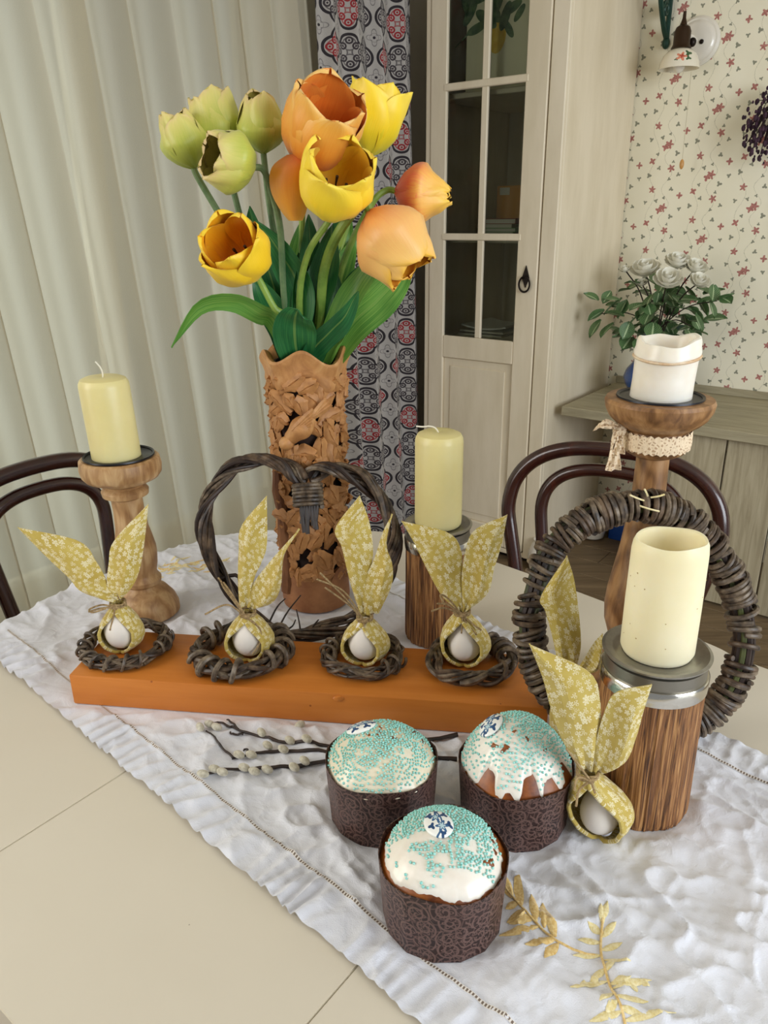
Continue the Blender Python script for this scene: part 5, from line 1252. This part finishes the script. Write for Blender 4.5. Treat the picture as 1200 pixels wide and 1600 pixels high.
tulip('yellow tulip in the middle opening towards the camera', (516, 334), (534, 240), Yv - .07, -.065, .047, .95, 'tulip_lemon', [(468, 480, Yv - .03), (480, 400, Yv - .05)], 7, Ls=1.0,
      leaves=[([VT + np.array([-.01, 0, -.02]), (476, 470, Yv - .02), (485, 400, Yv - .02), (482, 335, Yv - .02)], .019, LD, -.3), ([VT + np.array([.01, 0, -.02]), (494, 480, Yv - .03), (510, 410, Yv - .03), (520, 350, Yv - .03)], .022, LD, .2), ([VT + np.array([-.02, -.02, -.015]), (470, 470, Yv - .03), (440, 400, Yv - .03), (400, 345, Yv - .03)], .024, LD, .5)])
tulip('low yellow tulip at left opening towards the camera', (398, 428), (348, 366), Yv - .07, -.06, .0415, .98, 'tulip_yellow', [(446, 500, Yv - .04), (428, 480, Yv - .05)], 8, Ls=.98,
      leaves=[([VT + np.array([-.02, 0, -.02]), (430, 505, Yv - .03), (405, 490, Yv - .04), (365, 472, Yv - .05), (310, 482, Yv - .06), (268, 543, Yv - .06)], .016, LG, .6),
              ([VT + np.array([-.005, -.03, -.015]), (462, 540, Yv - .055), (460, 512, Yv - .07), (462, 492, Yv - .085), (466, 484, Yv - .09)], .029, LD, .0)])
tulip('large peach tulip drooping to the right', (576, 330), (650, 425), Yv - .09, -.03, .05, .72, 'tulip_peach', [(500, 490, Yv - .03), (507, 420, Yv - .05), (530, 362, Yv - .07)], 9, Ls=1.0, stamens=False, roll=.3, sr=.0062,
      leaves=[([VT + np.array([.02, -.02, -.02]), (520, 525, Yv - .04), (545, 470, Yv - .05), (575, 425, Yv - .06), (598, 405, Yv - .06)], .02, LG, .5), ([VT + np.array([.03, 0, -.02]), (548, 510, Yv - .03), (590, 470, Yv - .04), (622, 435, Yv - .04), (640, 410, Yv - .04)], .027, LG, -.2)])
tulip('yellow tulip with coral red base pointing right', (617, 299), (706, 308), Yv - .01, -.02, .04, .25, 'tulip_coral', [(520, 480, Yv), (540, 400, Yv), (580, 320, Yv - .01)], 10, Ls=1.0, stamens=False,
      leaves=[([VT + np.array([.03, .01, -.02]), (550, 470, Yv), (575, 430, Yv), (600, 395, Yv)], .022, LD, .2), ([VT + np.array([.01, -.02, -.02]), (490, 520, Yv - .03), (478, 450, Yv - .02), (466, 395, Yv - .02)], .022, LD, .15), ([VT + np.array([.02, -.02, -.02]), (510, 520, Yv - .02), (520, 460, Yv - .02), (512, 405, Yv - .01)], .02, LD, -.5), ([VT + np.array([-.02, 0, -.02]), (445, 520, Yv - .01), (418, 470, Yv - .01), (396, 430, Yv - .01)], .022, LD, .3), ([VT + np.array([.0, -.03, -.01]), (500, 535, Yv - .05), (535, 500, Yv - .07), (560, 455, Yv - .08)], .018, LD, -.5), ([VT + np.array([.02, .03, -.01]), (535, 480, Yv + .02), (565, 440, Yv + .03), (580, 405, Yv + .03)], .024, LG, .4)])
# ------------------------------------------------------------------ Easter cakes
def ico(r):
    bm = bmesh.new(); bmesh.ops.create_icosphere(bm, subdivisions=1, radius=r); V = np.array([v.co[:] for v in bm.verts]); bm.verts.index_update(); F = [tuple(v.index for v in f.verts) for f in bm.faces]; bm.free(); return V, F
IV, IF = ico(1.0)
def kulich(label, base, R, hp, dome, edge, mask, egg, seed, nspr, icing='icing', th=.0045, paper_ph=0.0, crust=()):
    rnd = random.Random(seed); o = thing('easter_cake', label, 'cake', base, 0, 'iced Easter cakes')
    # paper mould: many flat facets, slightly flared
    n = 168; a = np.linspace(0, 2 * PI, n, endpoint=False); m_ = 14; fac = np.cos(PI / m_) / np.cos(((a + paper_ph) % (2 * PI / m_)) - PI / m_); rows = []; uv = []
    for z in np.linspace(0, hp, 9):
        f = z / hp; rr = R * (.945 + .065 * f) * (fac ** (1 - .6 * f)) * (1 + .006 * np.sin(a * 3 + seed)); zz = z + (f ** 6) * .0022 * np.sin(a * 4 + seed)
        rows.append(np.stack([rr * np.cos(a), rr * np.sin(a), zz], -1)); uv += [(t * R, z) for t in a]
    V, F = grid(np.array(rows), cv=True); V, F = shell(V, F, -.0009); part('paper_mould', (V, F), 'brown_baking_paper', o, world=False, uv=np.vstack([uv, uv]), sharp=40)
    Rc = R * .985
    def cz(r): return hp - .006 + dome * (1 - np.clip(r / Rc, 0, 1) ** 2.6)
    part('cake', lathe([(.0001, .002), (R * .9, .002), (Rc * .985, hp - .012)] + [(Rc * math.sin(k), float(cz(Rc * math.sin(k)))) for k in np.linspace(PI / 2, 0.02, 16)] + [(.0001, float(cz(0)))], 56, caps=False), 'cake_crust', o, world=False)
    na, nr = 150, 44; A = np.linspace(0, 2 * PI, na, endpoint=False); Eg = np.array([edge(t) for t in A]) * Rc * (1 + .05 * (vnoise(A * 9 + seed, 0 * A, seed) - .5) + .02 * (vnoise(A * 31 + seed, 0 * A, seed + 2) - .5)) 
    def top(x, y, e):
        r = np.hypot(x, y); q = np.clip(r / e, 0, 1); return cz(r) + th * np.sqrt(np.clip(1 - q ** 7, 0, 1)) + .0022 * (fbm(x * 70 + seed, y * 70, seed, 3) - .45) * (1 - q ** 4) + .0015 * np.sin(x * 120 + seed) * np.sin(y * 90) * (1 - q)
    P = []
    for k in range(nr):
        f = (k / (nr - 1)) ** .8; rr = np.maximum(Eg * f, 1e-5); x = rr * np.cos(A); y = rr * np.sin(A); z = top(x, y, Eg); P.append(np.stack([x, y, z], -1))
    V, F = grid(np.array(P), cv=True); ic = part('icing', (V, F), icing, o, world=False, sharp=0)
    def eat_(t): return np.interp(t % (2 * PI), np.append(A, 2 * PI), np.append(Eg, Eg[0]))
    Vs = []; Fs = []; c = 0; tries = 0; occ = {}
    while c < nspr and tries < nspr * 7:
        tries += 1; t = rnd.uniform(0, 2 * PI); e = float(eat_(t)); r = e * math.sqrt(rnd.random()) * .97; x, y = r * math.cos(t), r * math.sin(t)
        if rnd.random() > mask(x / Rc, y / Rc): continue
        s_ = rnd.uniform(.0011, .0015); k_ = (int(math.floor(x / .0026)), int(math.floor(y / .0026)))
        if any(math.hypot(x - bx, y - by) < .00225 for i_ in (-1, 0, 1) for j_ in (-1, 0, 1) for bx, by in occ.get((k_[0] + i_, k_[1] + j_), ())): continue
        occ.setdefault(k_, []).append((x, y)); z = float(top(np.array(x), np.array(y), np.array(e))) + s_ * .55; Vs.append(IV * s_ + np.array([x, y, z])); Fs += [tuple(i + c * 12 for i in q) for q in IF]; c += 1
    part('sprinkles', (np.concatenate(Vs), Fs), 'sprinkle', o, world=False, kind='stuff', sharp=0, label='turquoise sugar pearls')
    for (cx, cy, cs) in crust:
        e = float(eat_(math.atan2(cy, cx))); z = float(top(np.array(cx), np.array(cy), np.array(e))); d = 1e-3; r_ = math.hypot(cx, cy)
        gx = float(cz(math.hypot(cx + d, cy)) - cz(r_)) / d; gy = float(cz(math.hypot(cx, cy + d)) - cz(r_)) / d; V, F = blob((0, 0, 0), cs, cs * .55, .0011, 14, 7); w_ = 1 + .35 * np.sin(np.arctan2(V[:, 1], V[:, 0]) * 3 + cx * 900); V[:, 0] *= w_; V[:, 1] *= w_
        part('crust_patch', xf((V, F), axis_mat((cx, cy, z), (-gx, -gy, 1), rnd.uniform(0, 3))), 'cake_crust', o, world=False, label='brown crust showing through the icing')
    # printed sugar egg
    ex, ey, rot = egg; er = math.hypot(ex, ey); e = float(eat_(math.atan2(ey, ex))); z = float(top(np.array(ex), np.array(ey), np.array(e)))
    d = 1e-3; gx = float(cz(math.hypot(ex + d, ey)) - cz(er)) / d; gy = float(cz(math.hypot(ex, ey + d)) - cz(er)) / d
    V, F = blob((0, 0, 0), .0125, .0158, .0042, 28, 14); uv = np.stack([V[:, 0] / .024, V[:, 1] / .030], -1); M_ = axis_mat((ex, ey, z + .0012), (-gx, -gy, 1.0), rot); part('sugar_egg', xf((V, F), M_), 'sugar_print', o, world=False, uv=uv, label='white sugar egg printed with blue flowers')
    return o
def g2(x, y, cx, cy, s): return math.exp(-((x - cx) ** 2 + (y - cy) ** 2) / (2 * s * s))
def maskF(x, y):
    v = 1.0 if y > .0 - .35 * max(0, x) else .0
    if x > .05 and y > -.62 and x < .72: v = max(v, .9 * float(vnoise(x * 9 + 3, y * 9, 4) > .3))
    if y < -.05 and x < .02: v = .16 * float(vnoise(x * 8, y * 8, 9) > .55)
    if x < -.62: v *= .35
    if x > .72: v *= .12
    return v * (.5 + .5 * float(vnoise(x * 7, y * 7, 2) > .3))
def maskL(x, y): return float(vnoise(x * 5.5 + 1, y * 5.5, 14) > .42) * (.95 if y > -.5 else .6) * (1 if math.hypot(x, y) < .88 else .2) + .06
def maskR(x, y): return (float(vnoise(x * 5 + 4, y * 5 + 2, 24) > .3) if (y > -.1 or x > .25) and y > -.55 else .12) * (1 if not (x < -.05 and -.5 < y < .35 and x > -.75) else .1) + .03
def edgeF(t):
    return .93 - .03 * math.sin(t * 3 + 1) - .035 * math.exp(-((((t - 3.0 + PI) % (2 * PI)) - PI) / .7) ** 2) - .05 * math.exp(-((((t - .2 + PI) % (2 * PI)) - PI) / .25) ** 2)
def edgeL(t): return .995
def edgeR(t):
    d = ((t + PI / 2 + PI) % (2 * PI)) - PI     # 0 = towards the camera
    v = .97
    for c, w, dep in ((-.72, .2, .17), (.10, .2, .2), (.50, .2, .13), (1.05, .14, .16), (-.30, .1, .05)):
        v -= dep * (1 - sstep(.5, 1.0, abs(d - c) / w))
    return float(v)
kulich('iced Easter cake nearest the camera with a blue sugar egg in the middle', pKF, .0555, .068, .026, edgeF, maskF, (-.004, .0045, .25), 3, 2600, 'icing', crust=[(.041, .002, .0035), (.037, -.022, .006), (.043, -.010, .003)])
kulich('iced Easter cake at left rear, creamy icing flush with its paper mould', pKL, .0565, .068, .027, edgeL, maskL, (-.020, .017, .8), 8, 2000, 'icing_cream', paper_ph=.2, crust=[(.0, .012, .003), (-.002, .004, .005), (-.012, .001, .003), (.012, -.003, .004), (.036, .02, .006), (.043, .008, .004)])
kulich('tall iced Easter cake at right rear with browned crust showing through drips', pKR, .0575, .066, .046, edgeR, maskR, (-.026, .004, 1.2), 13, 2300, 'icing', paper_ph=.35, crust=[(.006, -.018, .003), (.022, -.026, .0025), (-.016, -.026, .005), (-.026, -.02, .004), (-.006, -.012, .0025)])

# ------------------------------------------------------------------ pussy willow
def willow(label, main, forks, cats, z=CZ + .006):
    o = thing('pussy_willow_branch', label, 'branch', PZ(*main[0], CZ), 0, 'pussy willow branches')
    def line(pts, r0_, r1_, nm):
        P = smooth_path([PZ(x, y, z) for x, y in pts], 26); P[:, 2] = np.maximum(cloth_h(P[:, 0], P[:, 1]) + .002, CZ + .005 + .001 * np.sin(np.arange(26) * .7)); part(nm, tube(P, np.linspace(r0_, r1_, 26) * (1 + .18 * (np.arange(26) % 5 == 0)), 7), 'twig_dark', o)
    line(main, .0024, .0013, 'twig')
    for f in forks: line(f, .0014, .0009, 'side_twig')
    for x, y, ang in cats:
        c = PZ(x, y, CZ + .009); c[2] = max(c[2], float(cloth_h(c[0], c[1])) + .0045); r = .0046; part('catkin', xf(blob((0, 0, .002), r, r, r * 1.5, 12, 8), axis_mat(c, (math.cos(ang), math.sin(ang), .25))), 'catkin', o)
willow('pussy willow branch running along the foot of the beam, furthest back', [(715, 1149), (600, 1166), (510, 1166), (450, 1160), (415, 1152), (380, 1143), (362, 1137)], [[(380, 1146), (362, 1146), (360, 1144)], [(372, 1140), (360, 1130), (355, 1126)], [(362, 1138), (345, 1132), (322, 1130)]], [(341, 1138, 2.8), (410, 1146, 2.3), (455, 1158, 2.6), (482, 1163, 2.6), (330, 1132, 2.9)])
willow('forked pussy willow branch in the middle passing behind the left cake', [(714, 1186), (600, 1182), (510, 1178), (445, 1174), (410, 1176), (385, 1180), (362, 1183)], [[(364, 1183), (340, 1160), (322, 1142)], [(395, 1178), (385, 1170), (380, 1172)]], [(314, 1138, 2.2), (395, 1180, 2.9), (445, 1172, 2.7), (420, 1166, 2.5), (376, 1180, 2.9)])
willow('short pussy willow branch nearest the camera beside the left cake', [(520, 1188), (470, 1195), (430, 1199), (390, 1200), (350, 1202), (326, 1208)], [], [(338, 1202, 3.0), (384, 1200, 2.9), (462, 1200, 2.6), (420, 1203, 2.8), (320, 1210, 3.1), (350, 1207, 2.9), (400, 1206, 2.9), (478, 1190, 2.5)])
c = PZ(469, 1131, CZ + .004); o = thing('fallen_catkin', 'single grey pussy willow catkin lying against the orange beam', 'catkin', (c[0], c[1] - .004, CZ)); part('fluff', xf(blob((0, 0, 0), .0055, .0055, .007, 12, 8), axis_mat((c[0], c[1] - .004, CZ + .005), (.6, .5, .2))), 'catkin', o)
part('scale', xf(blob((0, 0, -.006), .0028, .0028, .003, 8, 6), axis_mat((c[0], c[1] - .004, CZ + .005), (.6, .5, .2))), 'twig_dark', o)
